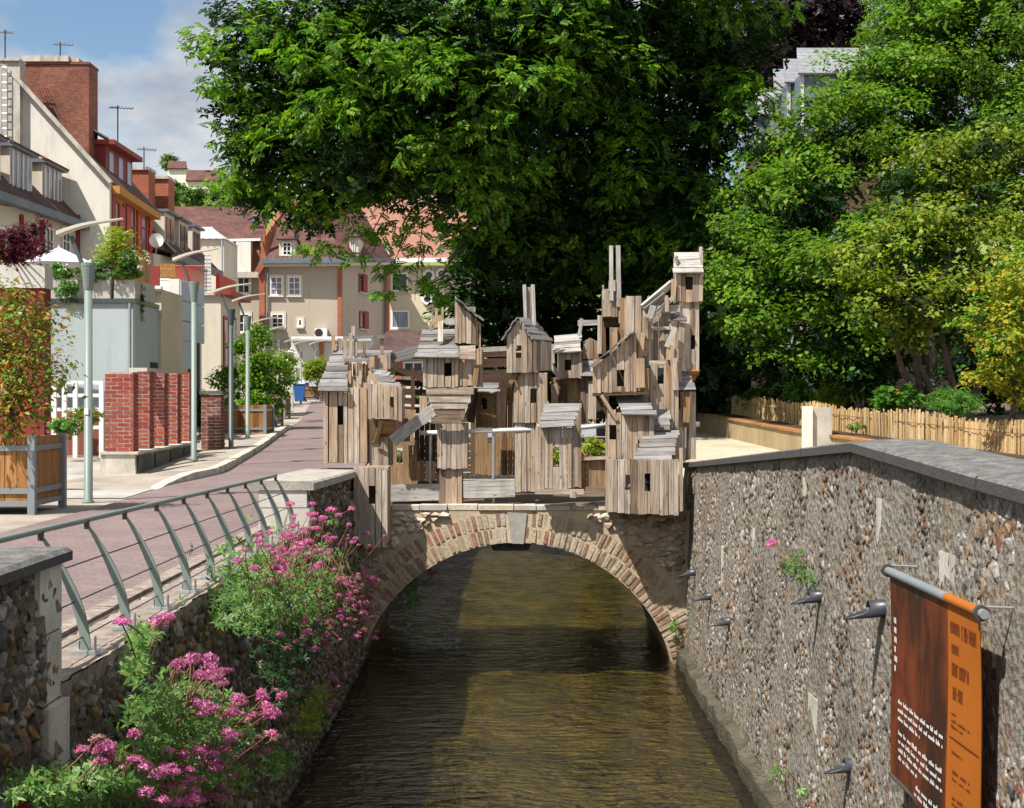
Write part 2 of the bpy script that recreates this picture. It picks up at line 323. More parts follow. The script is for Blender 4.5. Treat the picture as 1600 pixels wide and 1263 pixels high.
LIME = LV('lime_leaf', [(0, (.20, .30, .02)), (1, (.42, .48, .05))], .4)
GREEN = LV('fresh_green_leaf', [(0, (.05, .16, .02)), (.5, (.09, .24, .03)), (1, (.17, .33, .05))], .35)
VAL = LV('valerian_leaf', [(0, (.06, .15, .03)), (.5, (.12, .25, .05)), (1, (.24, .36, .10))], .35)
HILLG = LV('far_tree_leaf', [(0, (.06, .13, .03)), (.5, (.10, .20, .04)), (1, (.20, .28, .05))], .2)
PETAL = LV('pink_petal', [(0, (.48, .08, .30)), (.5, (.64, .16, .42)), (1, (.76, .32, .56))], .3)
WPET = LV('white_petal', [(0, (.78, .76, .70)), (1, (.88, .88, .84))], .2)
FADED = LV('faded_petal', [(0, (.30, .14, .12)), (1, (.46, .26, .26))], .2)
RPET = LV('orange_petal', [(0, (.65, .12, .04)), (.5, (.75, .30, .05)), (1, (.80, .45, .35))], .3)
STEM = M_plain('red_stem', (.20, .10, .055), .7, .3, 6, 30, 0)
STEMG = M_plain('green_stem', (.16, .19, .06), .7, .3, 6, 30, 0)
# ------------------------------------------------------------------ ground, path, water
from mathutils import noise as mnoise
def zl(y): return float(np.interp(y, [-50, 20, 27, 34, 39, 80, 120], [.15, .15, .17, .28, .42, 1.5, 1.8]))
def zr(y): return float(np.interp(y, [-50, 21, 43, 60, 120], [.3, .3, .76, 1.1, 1.8]))
WATER = -2.18; CEND = 46.0
xsL = [-700, -300, -120, -60, -30, -16, -9, -5.5, -2.35]; xsR = [2.75, 5, 9, 16, 30, 60, 120, 300, 700]
ys = [-60, -20, 0, 10, 20, 25, 30, 37, CEND, 55, 65, 80, 100, 120, 160, 260, 500, 1500]
mb = MB()
mb.grid([[(x, y, zl(y)) for x in xsL] for y in ys]); mb.grid([[(x, y, zr(y)) for x in xsR] for y in ys])
mb.grid([[(-2.35, y, zl(y)), (2.75, y, zr(y))] for y in ys if y >= CEND])
solo('ground', mb, GRAVEL, kind='structure')
mb = MB(); mb.box(-2.6, 3.0, CEND-.02, CEND+.4, -3.2, .4); solo('canal_end_wall', mb, MORTARD, kind='structure')
for xw, nm, zf in ((-2.35, 'left', zl), (2.75, 'right', zr)):
    mb = MB(); mb.grid([[(xw+.0, y, -3), (xw, y, zf(y)+.01)] for y in (20.9, 30, CEND)]); solo('canal_bank_face', mb, MORTARD, kind='structure')
PL = [(-5.5, 4), (-5.5, 19), (-5.7, 23.6), (-5.55, 27), (-6.2, 34), (-6.45, 37), (-8.2, 55), (-11.4, 80)]   # left edge of the path
def pl(y): return float(np.interp(y, [p[1] for p in PL], [p[0] for p in PL]))
def pr(y): return float(np.interp(y, [4, 20, 41, 55, 80], [-2.82, -2.82, -3.4, -4.6, -7.2]))
mb = MB(); yy = list(np.linspace(3, 80, 60)); mb.grid([[(pl(y)+(pr(y)-pl(y))*k/6, y, zl(y)+.025) for k in range(7)] for y in yy])
solo('brick_path', mb, PAVE, kind='structure')
mb = MB(); mb.grid([[(x, y, zl(y)+.030) for x in (-2.68, -2.34)] for y in np.linspace(3, 15.7, 20)]); solo('pebble_strip', mb, PEBBLE, kind='structure')
mb = MB(); y = 3.0
kerb = link('kerb', None, None); tag(kerb, kind='structure')
while y < 15.4:
    L = R.uniform(.7, 1.1); b_ = MB(); b_.box(-2.82, -2.68, y, y+L-.012, .02, zl(y)+.055+R.uniform(0, .008)); part('kerb_stone', b_, ROOFRAW, kerb); y += L
# raised footway left of the path, with rough kerb stones
mb = MB(); fy = list(np.linspace(22.4, 46, 26)); fr_ = lambda y: max(.03, min(1, (y-22.4)/2.4))
mb.grid([[(pl(y)-.16, y, zl(y)+.14*fr_(y)), (pl(y)-.7, y, zl(y)+.13*fr_(y)), (pl(y)-1.3, y, zl(y)+float(np.interp(y, [22, 28, 36], [.03, .03, .15]))), (pl(y)-2.2, y, zl(y)+float(np.interp(y, [22, 28, 36], [.02, .02, .15])))] for y in fy])
solo('footway', mb, GRAVEL, kind='structure')
y = 22.6
while y < 46:
    L = R.uniform(.6, 1.0); b_ = MB(); x0, x1 = pl(y), pl(y+L-.02)
    b_.prism([(x0-.2, y, zl(y)-.02), (x0+R.uniform(0, .03), y, zl(y)-.02), (x0+.0, y, zl(y)+.15*fr_(y)+R.uniform(-.01, .015)), (x0-.2, y, zl(y)+.15*fr_(y))], (x1-x0, L-.02, zl(y+L)-zl(y)+.15*(fr_(y+L)-fr_(y))))
    part('kerb_stone', b_, CONC, kerb); y += L
mb = MB(); mb.grid([[(x, y, zl(y)+.012+.05*max(0, min(1, (-8.5-x)/2))) for x in np.linspace(-15, pl(y)-.1, 8)] for y in np.linspace(20.6, 30, 12)]); solo('concrete_drive', mb, SLAB, kind='structure')
mb = MB(); mb.grid([[(x, y, zr(y)+.012) for x in np.linspace(2.8, 9.5, 6)] for y in np.linspace(12, 46, 24)]); solo('sand_terrace', mb, SAND, kind='structure')
# hill far behind
def hz(x, y):
    base = float(np.interp(y, [120, 170, 260, 420, 700], [0, 8, 41, 52, 55])); 
    return 1.4+base*(1+.10*math.sin(x*.021+1.0)-.0016*max(0, x+20)) + 1.5*math.sin(x*.07+y*.03)
mb = MB(); mb.grid([[(x, y, hz(x, y)) for x in np.linspace(-300, 300, 70)] for y in np.linspace(120, 700, 40)])
smooth(solo('hill', mb, GRASS, kind='structure'))
# stream bed and water
m, t, b = material('stream_bed'); p = P(t)
n1 = t.noise(t.mapped(p, (1, .45, 1)), 1.6, 5, .65); n2 = t.noise(p, 26, 3, .7); vr = t.add('ShaderNodeTexVoronoi'); t.set(vr.inputs['Vector'], p); vr.inputs['Scale'].default_value = 14
c = t.ramp(n1, [(.28, (.060, .075, .015)), (.45, (.14, .128, .038)), (.6, (.26, .21, .078)), (.75, (.09, .108, .022))])
c = t.mix(1.0, c, t.ramp(n2, [(.3, .45), (.7, 1.6)]), 'MULTIPLY'); c = t.mix(t.ramp(vr.outputs['Distance'], [(.10, .6), (.3, 0.0)]), c, (.22, .18, .10))
t.set(b.inputs['Base Color'], c); b.inputs['Roughness'].default_value = 1.0; BED = m
mb = MB(); mb.grid([[(x, y, WATER-.30+.05*math.sin(3*x+y)) for x in np.linspace(-2.7, 3.1, 12)] for y in np.linspace(0, CEND, 60)]); solo('stream_bed', mb, BED, kind='structure')
m, t, b = material('water'); t.n.remove(b); p = P(t)
na = t.noise(t.mapped(p, (1.7, 5.2, 1)), 1.0, 3, .5, .8); nb = t.noise(t.mapped(p, (11, 20, 1)), 1.0, 2, .5); nc = t.noise(t.mapped(p, (.8, .8, 1)), 1, 2)
h = t.math('ADD', t.math('MULTIPLY', na, t.ramp(nc, [(.3, .35), (.7, 1.0)])), t.math('MULTIPLY', nb, .16))
bn = t.add('ShaderNodeBump'); bn.inputs['Strength'].default_value = .8; bn.inputs['Distance'].default_value = .20; t.set(bn.inputs['Height'], h)
fr = t.add('ShaderNodeFresnel'); fr.inputs['IOR'].default_value = 1.7; t.l.new(bn.outputs[0], fr.inputs['Normal'])
gl = t.add('ShaderNodeBsdfGlossy'); gl.inputs['Roughness'].default_value = .07; gl.inputs[0].default_value = (1, 1, 1, 1); t.l.new(bn.outputs[0], gl.inputs['Normal'])
tr = t.add('ShaderNodeBsdfTransparent'); tr.inputs[0].default_value = (.66, .60, .38, 1)
mx = t.add('ShaderNodeMixShader'); t.l.new(fr.outputs[0], mx.inputs[0]); t.l.new(tr.outputs[0], mx.inputs[1]); t.l.new(gl.outputs[0], mx.inputs[2])
t.l.new(mx.outputs[0], t.n['Material Output'].inputs[0]); WATERM = m
mb = MB(); mb.grid([[(x, y, WATER) for x in (-2.7, 3.1)] for y in (0, CEND)]); solo('water', mb, WATERM, kind='structure')
# ------------------------------------------------------------------ flint walls
def ico(seed):
    r = random.Random(seed); g = (1+5**.5)/2
    v = [(-1,g,0),(1,g,0),(-1,-g,0),(1,-g,0),(0,-1,g),(0,1,g),(0,-1,-g),(0,1,-g),(g,0,-1),(g,0,1),(-g,0,-1),(-g,0,1)]
    f = [(0,11,5),(0,5,1),(0,1,7),(0,7,10),(0,10,11),(1,5,9),(5,11,4),(11,10,2),(10,7,6),(7,1,8),(3,9,4),(3,4,2),(3,2,6),(3,6,8),(3,8,9),(4,9,5),(2,4,11),(6,2,10),(8,6,7),(9,8,1)]
    v = [Vector(p).normalized()*r.uniform(.55, 1.35) for p in v]; return v, f
ICO = [ico(i) for i in range(10)]
ICOME = []
for i, (v, f) in enumerate(ICO):
    me = bpy.data.meshes.new('stone'); me.from_pydata([tuple(p) for p in v], [], f); me.update(); ICOME.append(me)
def flints(root, mat, surf, urange, vtop, vbot, size, keep, top_n, ncol=(0, 0, 1), asp=1.25, depth=.45, name='flint'):
    """knapped flints bedded in a wall; surf(u, v) -> (point, outward normal). The largest in view are pieces of their own."""
    meshes = {}
    items = []
    u = urange[0]
    while u < urange[1]:
        z0, z1 = vbot(u), vtop(u); row = 0; v = z0+size*.4
        while v < z1-size*.3:
            uu = u+R.uniform(-.45, .45)*size+(row % 2)*size*.5; vv = v+R.uniform(-.35, .35)*size
            pn_ = mnoise.noise((uu*.9, vv*.9, 3.3+size*50)); sz = 1+.45*mnoise.noise((uu*.5, vv*.7, 9.1))
            if R.random() < (keep if pn_ < .22 else keep*.45):
                p, nrm = surf(uu, vv); s = size*sz*R.choice((.30, .38, .46, .55, .70))*R.uniform(.85, 1.15)*(1.4 if R.random() < .06 else 1)
                items.append((p, nrm, s, R.uniform(.8, asp*1.3), R.uniform(0, 6.28), R.randrange(10)))
            v += size*R.uniform(.75, 1.0); row += 1
        u += size*.98
    def seen(it):
        p = it[0]
        if p.y < 1: return -1
        px = CX+p.x/p.y*F; py = HY-(p.z-EZ)/p.y*F
        return it[2]/p.y*min(1, abs(p.x)/p.y*3) if -10 < px < 1610 and -10 < py < 1270 else -1
    items.sort(key=seen, reverse=True)
    def frame(it):
        p, nrm, s, a, ang, k = it; n = Vector(nrm).normalized(); z = Vector((0, 0, 1)); x = z.cross(n).normalized(); z = n.cross(x)
        xr = x*math.cos(ang)+z*math.sin(ang); zr_ = n.cross(xr)*-1
        return Matrix((xr*s*a, n*s*depth*2, zr_*s)).transposed()
    o0 = org(root)
    for it in items[:top_n]:
        o = link(name, ICOME[it[5]], None, root)
        if mat.name in meshes: pass
        m4 = frame(it).to_4x4(); m4.translation = it[0]-o0; o.matrix_local = m4
        o.material_slots[0].link = 'OBJECT' if len(o.material_slots) else 'DATA'
        if len(o.material_slots): o.material_slots[0].material = mat
    V = []; Fc = []; k0 = 0
    for it in items[top_n:]:
        m3 = np.array(frame(it)); v, f = ICO[it[5]]
        V.append(np.array(v) @ m3.T+np.array(it[0]-o0)); Fc.append(np.array(f)+k0); k0 += 12
    if V:
        o = link('small_flints', array_mesh('small_flints', np.concatenate(V), np.concatenate(Fc)), mat, root); o['kind'] = 'stuff'
for me in ICOME: me.materials.append(FLINT)
def czr(y): return float(np.interp(y, [3, 6.95, 10.15, 21, 26], [1.08, 1.19, 1.30, .66, .60]))
def xr_(y, z): return 2.50+.009*(y-10)-.13*(1-min(1, (z+2.2)/3.0))
rw = thing('canal_wall', 'sunlit flint and mortar canal wall on the right with drain pipes', 'wall', (2.6, 12, WATER))
mb = MB(); rows = []
for y in np.linspace(3.2, 21.2, 90):
    rows.append([(xr_(y, z)+.006*math.sin(y*5+z*3)+.006*R.uniform(-1, 1), y, z) for z in np.linspace(-3.0, czr(y)-.07, 24)])
mb.grid(rows); mb.grid([[(r[-1][0], r[-1][1], r[-1][2]) for r in rows], [(r[-1][0]+.5, r[-1][1], r[-1][2]) for r in rows]])
mb.grid([[(r[-1][0]+.5, r[-1][1], r[-1][2]) for r in rows], [(r[-1][0]+.5, r[-1][1], -.5) for r in rows]])
mb.grid([[rows[-1][0], (3.1, 21.2, -3)], [rows[-1][-1], (3.1, 21.2, czr(21.2)-.07)]])
part('mortar_face', mb, MORTAR, rw)
flints(rw, FLINT, lambda u, v: (Vector((xr_(u, v)+.006, u, v)), (-1, 0, .03)), (5.8, 21.0), lambda u: czr(u)-.10, lambda u: -2.15, .060, .90, 300, depth=.20)
mb = MB(); yy = list(np.linspace(3.2, 21.2, 60))
mb.grid([[(xr_(y, -2)-.12+R.uniform(-.02, .02), y, -3.0), (xr_(y, -2)-.11+R.uniform(-.03, .02), y, -1.98+R.uniform(-.03, .03)), (xr_(y, -2)+.05, y, -1.93)] for y in yy])
part('plinth', mb, MORTARD, rw)
y = 3.2
while y < 21.2:                                     # coping slabs
    L = min(R.uniform(.55, .8) if y > 10.15 else R.uniform(.9, 1.3), 21.25-y)
    if y < 10.15 < y+L: L = 10.15-y
    if L < .05: L = .1
    q = MB(); a, b_ = y, y+L-.008
    for (ya, yb) in ((a, b_),):
        xa, xb = xr_(ya, 1), xr_(yb, 1); d = R.uniform(-.006, .006)
        poly = [(xa-.06+d, ya, czr(ya)-.075), (xa+.52, ya, czr(ya)-.075), (xa+.52, ya, czr(ya)+.012), (xa+.25, ya, czr(ya)+.02), (xa-.045+d, ya, czr(ya)), (xa-.06+d, ya, czr(ya)-.012)]
        q.prism(poly, (xb-xa, yb-ya, czr(yb)-czr(ya)))
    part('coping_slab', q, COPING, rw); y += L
for (x_, y_, z_, hh, ww) in ((2.5, 12.1, .85, .16, .07), (2.5, 9.55, .72, .42, .06), (2.5, 8.0, .62, .22, .14), (2.5, 14.6, .1, .34, .07), (2.5, 16.8, -.4, .5, .06), (2.5, 11.4, -.95, .3, .16), (2.5, 8.3, -.35, .3, .1)):
    q = MB(); X0 = xr_(y_, z_); q.box(X0-.006, X0+.1, y_-ww, y_+ww, z_-hh/2, z_+hh/2); part('ashlar_block', q, CONC, rw)
# left wall: near pier with coping, low curb under the railing, far pier by the bridge
def xl_(y, z): return -2.27+.16*(1-min(1, (z+2.2)/2.6))
lw = thing('canal_wall', 'shaded flint canal wall on the left overgrown with pink valerian', 'wall', (-2.3, 12, WATER))
def lz(y): return .80 if y < 7.0 else (.185 if y < 15.62 else .60)
def wallface(y0, y1, zt, back=.5):
    rows = [[(xl_(y, z)+R.uniform(-.008, .008), y, z) for z in np.linspace(-3.0, zt, 20)] for y in np.linspace(y0, y1, max(4, int((y1-y0)*5)))]
    q = MB(); q.grid([list(reversed(r)) for r in rows]); 
    q.grid([[r[-1] for r in rows], [(r[-1][0]-back, r[-1][1], r[-1][2]) for r in rows]])
    for r in (rows[0], rows[-1]): q.grid([r, [(p[0]-back, p[1], p[2]) for p in r]])
    q.grid([[(r[-1][0]-back, r[-1][1], r[-1][2]) for r in rows], [(r[-1][0]-back, r[-1][1], -.3) for r in rows]])
    return q
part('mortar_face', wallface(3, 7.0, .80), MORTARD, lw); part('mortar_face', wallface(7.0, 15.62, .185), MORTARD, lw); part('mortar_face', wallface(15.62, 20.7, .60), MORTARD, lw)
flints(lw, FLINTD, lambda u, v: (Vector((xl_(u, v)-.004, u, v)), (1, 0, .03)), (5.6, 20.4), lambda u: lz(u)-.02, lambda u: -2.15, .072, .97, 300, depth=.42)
mb = MB(); mb.grid([[(x+R.uniform(-.015, .015), y, .19+R.uniform(0, .012)) for x in (-2.62, -2.5, -2.38, -2.28, -2.235)] for y in np.linspace(7.0, 15.6, 90)])
mb.grid([[(-2.235+R.uniform(-.015, .015), y, .19), (-2.25, y, .07+R.uniform(-.03, .03))] for y in np.linspace(7, 15.6, 90)])
part('curb_top', mb, ROOFRAW, lw)
for (a, b_) in ((3, 4.3), (4.3, 5.5), (5.5, 6.33), (6.33, 7.06)):
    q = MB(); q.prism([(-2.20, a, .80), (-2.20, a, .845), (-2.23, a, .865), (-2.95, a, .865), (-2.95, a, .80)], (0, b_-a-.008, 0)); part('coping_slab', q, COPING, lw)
for (a, b_, za, zb) in ((15.55, 16.7, .70, .675), (16.7, 17.9, .675, .65), (17.9, 18.95, .65, .63), (18.95, 19.95, .63, .61)):
    q = MB(); q.prism([(-2.19, a, za-.10), (-2.19, a, za-.02), (-2.22, a, za), (-2.92, a, za+.01), (-2.92, a, za-.10)], (0, b_-a-.008, zb-za)); part('coping_slab', q, COPTOP, lw)
for k, (z0, z1) in enumerate(((-.35, -.06), (-.05, .18), (.19, .40), (.41, .595))):   # limestone quoins on the pier end
    q = MB(); q.box(-2.80, -2.24-.03*(k % 2), 15.57, 15.95-.12*(k % 2), z0, z1); part('quoin_block', q, CONCL, lw)
for k, (z0, z1) in enumerate(((-.55, -.2), (-.19, .12), (.13, .46), (.47, .795))):
    q = MB(); q.box(-2.6, -2.245+.04*(z0 < 0), 6.80-.1*(k % 2), 7.02, z0, z1); part('quoin_block', q, CONC, lw)
# ------------------------------------------------------------------ bridge
BY, BB = 20.2, 24.0; AX, AZ, AR = .055, -2.77, 2.32
br = thing('stone_bridge', 'single arched rubble and brick footbridge over the stream', 'bridge', (0, BY, WATER))
BT = 0.02; th0 = math.asin((-3.0-AZ)/AR) if -3.0 > AZ-AR else 0
ths = [math.pi*k/60 for k in range(61)]
arc = [(AX+AR*math.cos(a), AZ+AR*math.sin(a)) for a in ths]
mb = MB()
for i in range(60):
    (xa, za), (xb, zb) = arc[i], arc[i+1]
    for yv, flip in ((BY, 0), (BB, 1)):
        q = [(xa, yv, za), (xa, yv, BT), (xb, yv, BT), (xb, yv, zb)]
        mb.add(q if flip else q[::-1], [(0, 1, 2, 3)])
    mb.add([(xa, BY, za), (xb, BY, zb), (xb, BB, zb), (xa, BB, za)], [(0, 1, 2, 3)])
mb.box(AX+AR, 3.2, BY, BB, -3.1, BT); mb.box(-3.2, AX-AR, BY, BB, -3.1, BT)
mb.add([(-3.2, BY, BT), (3.2, BY, BT), (3.2, BB, BT), (-3.2, BB, BT)], [(0, 1, 2, 3)])
part('spandrel', mb, TAN, br)
BRV = []
for s in range(6):
    r = random.Random(s); q = MB(); q.box(-.5, .5, -.5, .5, -.5, .5); q.v = [tuple(c*r.uniform(.86, 1.06) for c in v) for v in q.v]; BRV.append(q.mesh('brick'))
for s in range(6):
    r = random.Random(50+s); q = MB(); q.box(-.5, .5, -.5, .5, -.5, .5); q.v = [tuple(c*r.uniform(.965, 1.0) for c in v) for v in q.v]; BRV.append(q.mesh('brick'))
def brick(parent, mat, c, x, y, z, sx, sy, sz, name='brick', neat=0):
    o = link(name, BRV[R.randrange(6)+neat*6], None, parent)
    if not o.data.materials: o.data.materials.append(mat)
    o.material_slots[0].link = 'OBJECT'; o.material_slots[0].material = mat
    m4 = Matrix((Vector(x)*sx, Vector(y)*sy, Vector(z)*sz)).transposed().to_4x4(); m4.translation = Vector(c)-org(parent); o.matrix_local = m4; return o
for ring, (rr, ln, tw) in enumerate(((AR+.115, .215, .056), (AR+.345, .21, .056))):
    n = int(math.pi*.96*rr/.086)
    for k in range(n):
        a = math.radians(4)+math.radians(172)*(k+.5+R.uniform(-.08, .08))/n
        if abs(a-math.pi/2) < (.05 if ring == 0 else .065) or AZ+rr*math.sin(a) < WATER-.1: continue
        if ring and AZ+(rr+.12)*math.sin(a) > BT: continue
        rad = Vector((math.cos(a), 0, math.sin(a))); tan = Vector((-math.sin(a), 0, math.cos(a)))
        brick(br, ABRICK, Vector((AX, BY+.056-R.uniform(-.005, .012), AZ))+rad*(rr+R.uniform(-.01, .01)), tan, Vector((0, 1, 0)), rad, tw*R.uniform(.85, 1.1), .13, ln*R.uniform(.82, 1.05))
q = MB(); q.prism([(AX-.06, BY-.02, AZ+AR-.01), (AX+.11, BY-.02, AZ+AR-.015), (AX+.16, BY-.02, AZ+AR+.42), (AX-.12, BY-.02, AZ+AR+.44)], (0, .3, 0)); part('keystone', q, KEY, br)
cnt = 0
for k in range(2500):                                # rubble in the spandrels
    x = R.uniform(-2.6, 2.45); z = R.uniform(-1.9, BT-.04); d = math.hypot(x-AX, z-AZ)
    if d < AR+.56: continue
    if any((x-u)**2+((z-w_)*1.4)**2 < (s*1.35)**2 for u, w_, s in (globals().setdefault('_rub', []))): continue
    s = R.uniform(.035, .075); _rub.append((x, z, s)); o = link('rubble_stone', ICOME[R.randrange(10)], None, br)
    o.material_slots[0].link = 'OBJECT'; o.material_slots[0].material = RUBBLE if R.random() < .75 else ABRICK
    m4 = Matrix.Diagonal((s*R.uniform(1.1, 2.0), .06, s*R.uniform(.7, 1.0))).to_4x4(); m4.translation = Vector((x, BY, z))-org(br); o.matrix_local = m4; cnt += 1
x = -2.35
while x < 2.5:
    L = R.uniform(.2, .6); q = MB(); d_ = R.uniform(-.02, .02); q.box(x, min(x+L, 2.52)-.012, BY-.02+d_, BY+.4, BT, BT+.06+R.uniform(-.015, .015)); part('coping_slab', q, RUBBLE if R.random() < .6 else CONC, br); x += L
q = MB(); q.box(-2.4, 2.55, BY+.42, BB, BT+.004, BT+.05); part('deck', q, SOIL, br)
# ------------------------------------------------------------------ the little wooden village on the bridge
VG = 'little plank houses built on the bridge'
def front(root, Y, x0, x1, top, bot, n, wins=(), mat=WOOD, t=.024, gap=.34, name='plank', ragged=.012, lean=0):
    """vertical boards facing the viewer, photo columns x0..x1; top/bot = row or function of column; wins = openings"""
    T = top if callable(top) else (lambda x: top); B = bot if callable(bot) else (lambda x: bot)
    ws = [R.uniform(.7, 1.3) for _ in range(n)]; s = sum(ws); x = x0
    cutx = sorted({w_[0] for w_ in wins} | {w_[1] for w_ in wins})
    edges = [x0]
    for w_ in ws: edges.append(edges[-1]+w_/s*(x1-x0))
    for c in cutx:                                  # let a joint fall on each jamb of an opening
        if len(edges) > 2:
            i = min(range(1, len(edges)-1), key=lambda k: abs(edges[k]-c)); edges[i] = c
    edges = sorted(set([x0, x1]+edges))
    for a, b_ in zip(edges[:-1], edges[1:]):
        if b_-a < 1.2: continue
        m_ = (a+b_)/2; segs = [(T(m_), B(m_))]
        for (wa, wb, wt_, wbm) in wins:
            if wa-.6 <= m_ <= wb+.6:
                ns = []
                for (p, q) in segs:
                    if wt_ > p: ns.append((p, min(wt_, q)))
                    if wbm < q: ns.append((max(wbm, p), q))
                segs = ns
        g = R.uniform(.02, gap)*(b_-a)*.5; dy = R.uniform(-.008, .008)
        for (p, q) in segs:
            if q-p < 1.5: continue
            rg = R.uniform(-ragged, ragged) if q == B(m_) else 0
            c1 = -(T(b_)-T(a))/F*Y if p == T(m_) else 0; c0 = -(B(b_)-B(a))/F*Y if q == B(m_) else 0
            A_ = Vector((wx(m_, Y), Y+dy, wz(q, Y)+rg)); B_ = Vector((wx(m_, Y)+lean, Y+dy, wz(p, Y)))
            plank(root, name, mat, A_, B_, (1, 0, 0), (b_-a)/F*Y-g/F*Y, t*R.uniform(.8, 1.2), c0, c1)
def side(root, px, Y0, Y1, top, bot, n, mat=WOOD, t=.024, name='side_plank'):
    X = wx(px, Y0); z0, z1 = wz(bot, Y0), (wz(top, Y0) if not callable(top) else None)
    for k in range(n):
        a = Y0+(Y1-Y0)*k/n; b_ = Y0+(Y1-Y0)*(k+1)/n; m_ = (a+b_)/2
        zt = wz(top((m_-Y0)/(Y1-Y0)), Y0) if callable(top) else z1
        plank(root, name, mat, (X+R.uniform(-.006, .006), m_, z0+R.uniform(-.01, .01)), (X, m_, zt), (0, 1, 0), (b_-a)*R.uniform(.9, .99), t)
def back(root, x0, x1, Y, Yf, top, bot, mat=WOOD, n=4):
    q0, q1 = wx(x0, Yf), wx(x1, Yf)
    for k in range(n):
        a = q0+(q1-q0)*k/n; b_ = q0+(q1-q0)*(k+1)/n
        plank(root, 'back_plank', mat, ((a+b_)/2, Y, wz(bot, Yf)), ((a+b_)/2, Y, wz(top, Yf)), (1, 0, 0), (b_-a)*.995, .02)
def floor_(root, x0, x1, Y0, Y1, row, mat=WOODW, name='floor_board'):
    for k in range(3):
        a = Y0+(Y1-Y0)*k/3; b_ = Y0+(Y1-Y0)*(k+1)/3
        plank(root, name, mat, (wx(x0, Y0), (a+b_)/2, wz(row, Y0)), (wx(x1, Y0), (a+b_)/2, wz(row, Y0)), (0, 1, 0), (b_-a)*.98, .02)
def boards(root, TL, TR, BL, BR_, n, mat=WOODG, t=.018, name='roof_board', lap=1.02, skew=.012):
    """roof boards laid side to side from the top edge TL-TR down to BL-BR"""
    TL, TR, BL, BR_ = map(Vector, (TL, TR, BL, BR_)); ws = [R.uniform(.75, 1.25) for _ in range(n)]; s = sum(ws); f0 = 0
    nr = (TR-TL).cross(BL-TL).normalized(); nr = nr if nr.z > 0 or (abs(nr.z) < .1 and nr.y < 0) else -nr
    for k in range(n):
        f1 = f0+ws[k]/s; fm = (f0+f1)/2; A = TL.lerp(BL, fm); B = TR.lerp(BR_, fm)
        d = (B-A).normalized(); e = R.uniform(0, .03); w_ = (BL-TL).lerp(BR_-TR, .5).length*(f1-f0)
        lift = nr*(.012+.008*(k % 2)+R.uniform(0, .006))
        down = ((BL-TL)+(BR_-TR)).normalized()
        plank(root, name, mat, A-d*e+lift+down*R.uniform(-skew, skew), B+d*R.uniform(0, .03)+lift+down*R.uniform(-skew, skew), down, w_*lap*R.uniform(.93, 1.0), t)
        f0 = f1
def beam(root, a, b_, w, t, mat=WOODP, wdir=(0, 0, 1), name='beam'): return plank(root, name, mat, a, b_, wdir, w, t)
def hut(root, Y, D, x0, x1, top, bot, n, wins=(), mat=WOOD, ns=4, lid=True):
    front(root, Y, x0, x1, top, bot, n, wins, mat)
    front_bot = bot; bot = bot if not callable(bot) else min(bot(x0), bot(x1))
    tp = top if not callable(top) else min(top(x0), top(x1)); tl = top if not callable(top) else top(x0); tr = top if not callable(top) else top(x1)
    side(root, x0+1, Y+.02, Y+D, tl, bot, ns, mat); side(root, x1-1, Y+.02, Y+D, tr, bot, ns, mat)
    back(root, x0, x1, Y+D, Y, tp if not callable(top) else max(tl, tr), bot, mat); floor_(root, x0+2, x1-2, Y+.02, Y+D, bot-2)
    if lid and not callable(top): floor_(root, x0+2, x1-2, Y+.02, Y+D, top+2, mat, 'ceiling_board')
def V3(px, py, Y): return W(px, py, Y)
# 1 the wide tower standing on the left pier
Y = 20.35; t1 = thing('plank_tower', 'wide left plank tower with flared grey board roof beside the brick path', 'wooden tower', tuple(W(545, 724, Y)), VG)
hut(t1, Y, 1.1, 505, 574, 606, 724, 7, ((528, 537, 634, 664),))
boards(t1, V3(524, 545, Y+.62), V3(542, 545, Y+.62), V3(497, 613, Y-.10), V3(541, 612, Y-.10), 11, lap=1.05)
beam(t1, V3(521, 553, Y+.6), V3(525, 538, Y+.6), .05, .03, WOODP, (1, 0, 0), 'finial')
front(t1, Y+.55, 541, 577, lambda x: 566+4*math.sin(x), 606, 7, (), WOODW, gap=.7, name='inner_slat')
front(t1, Y+.12, 543, 579, lambda x: 590+8*math.sin(x*1.7), 607, 6, (), WOOD, gap=.5, name='jagged_slat')
for (a, tp_, bt_, dy, w_) in ((521, 524, 548, .5, .05), (531, 529, 548, .55, .07), (539, 529, 566, .3, .06), (548, 521, 566, .28, .055), (556, 528, 566, .32, .045), (569, 535, 564, .3, .035), (597, 524, 553, .35, .05), (552, 510, 526, .5, .05), (563, 560, 601, .1, .03), (547, 565, 600, .1, .03)):
    beam(t1, V3(a, bt_, Y+dy), V3(a+R.uniform(-.6, .6), tp_, Y+dy), w_, .03, WOOD, (1, 0, 0), 'post')
beam(t1, V3(538, 563, Y+.04), V3(576, 562, Y+.04), .05, .03, WOODG, name='cross_rail'); beam(t1, V3(536, 528, Y+.3), V3(601, 526, Y+.3), .045, .03, WOODG, name='cross_rail')
front(t1, Y+.25, 575, 610, lambda x: 559-(x-575)*.17, lambda x: 575+(x-575)*.08, 8, (), WOOD, gap=.1, name='parapet_plank')
boards(t1, V3(556, 549, Y+.9), V3(610, 551, Y+.9), V3(556, 560, Y+.3), V3(610, 556, Y+.3), 3)
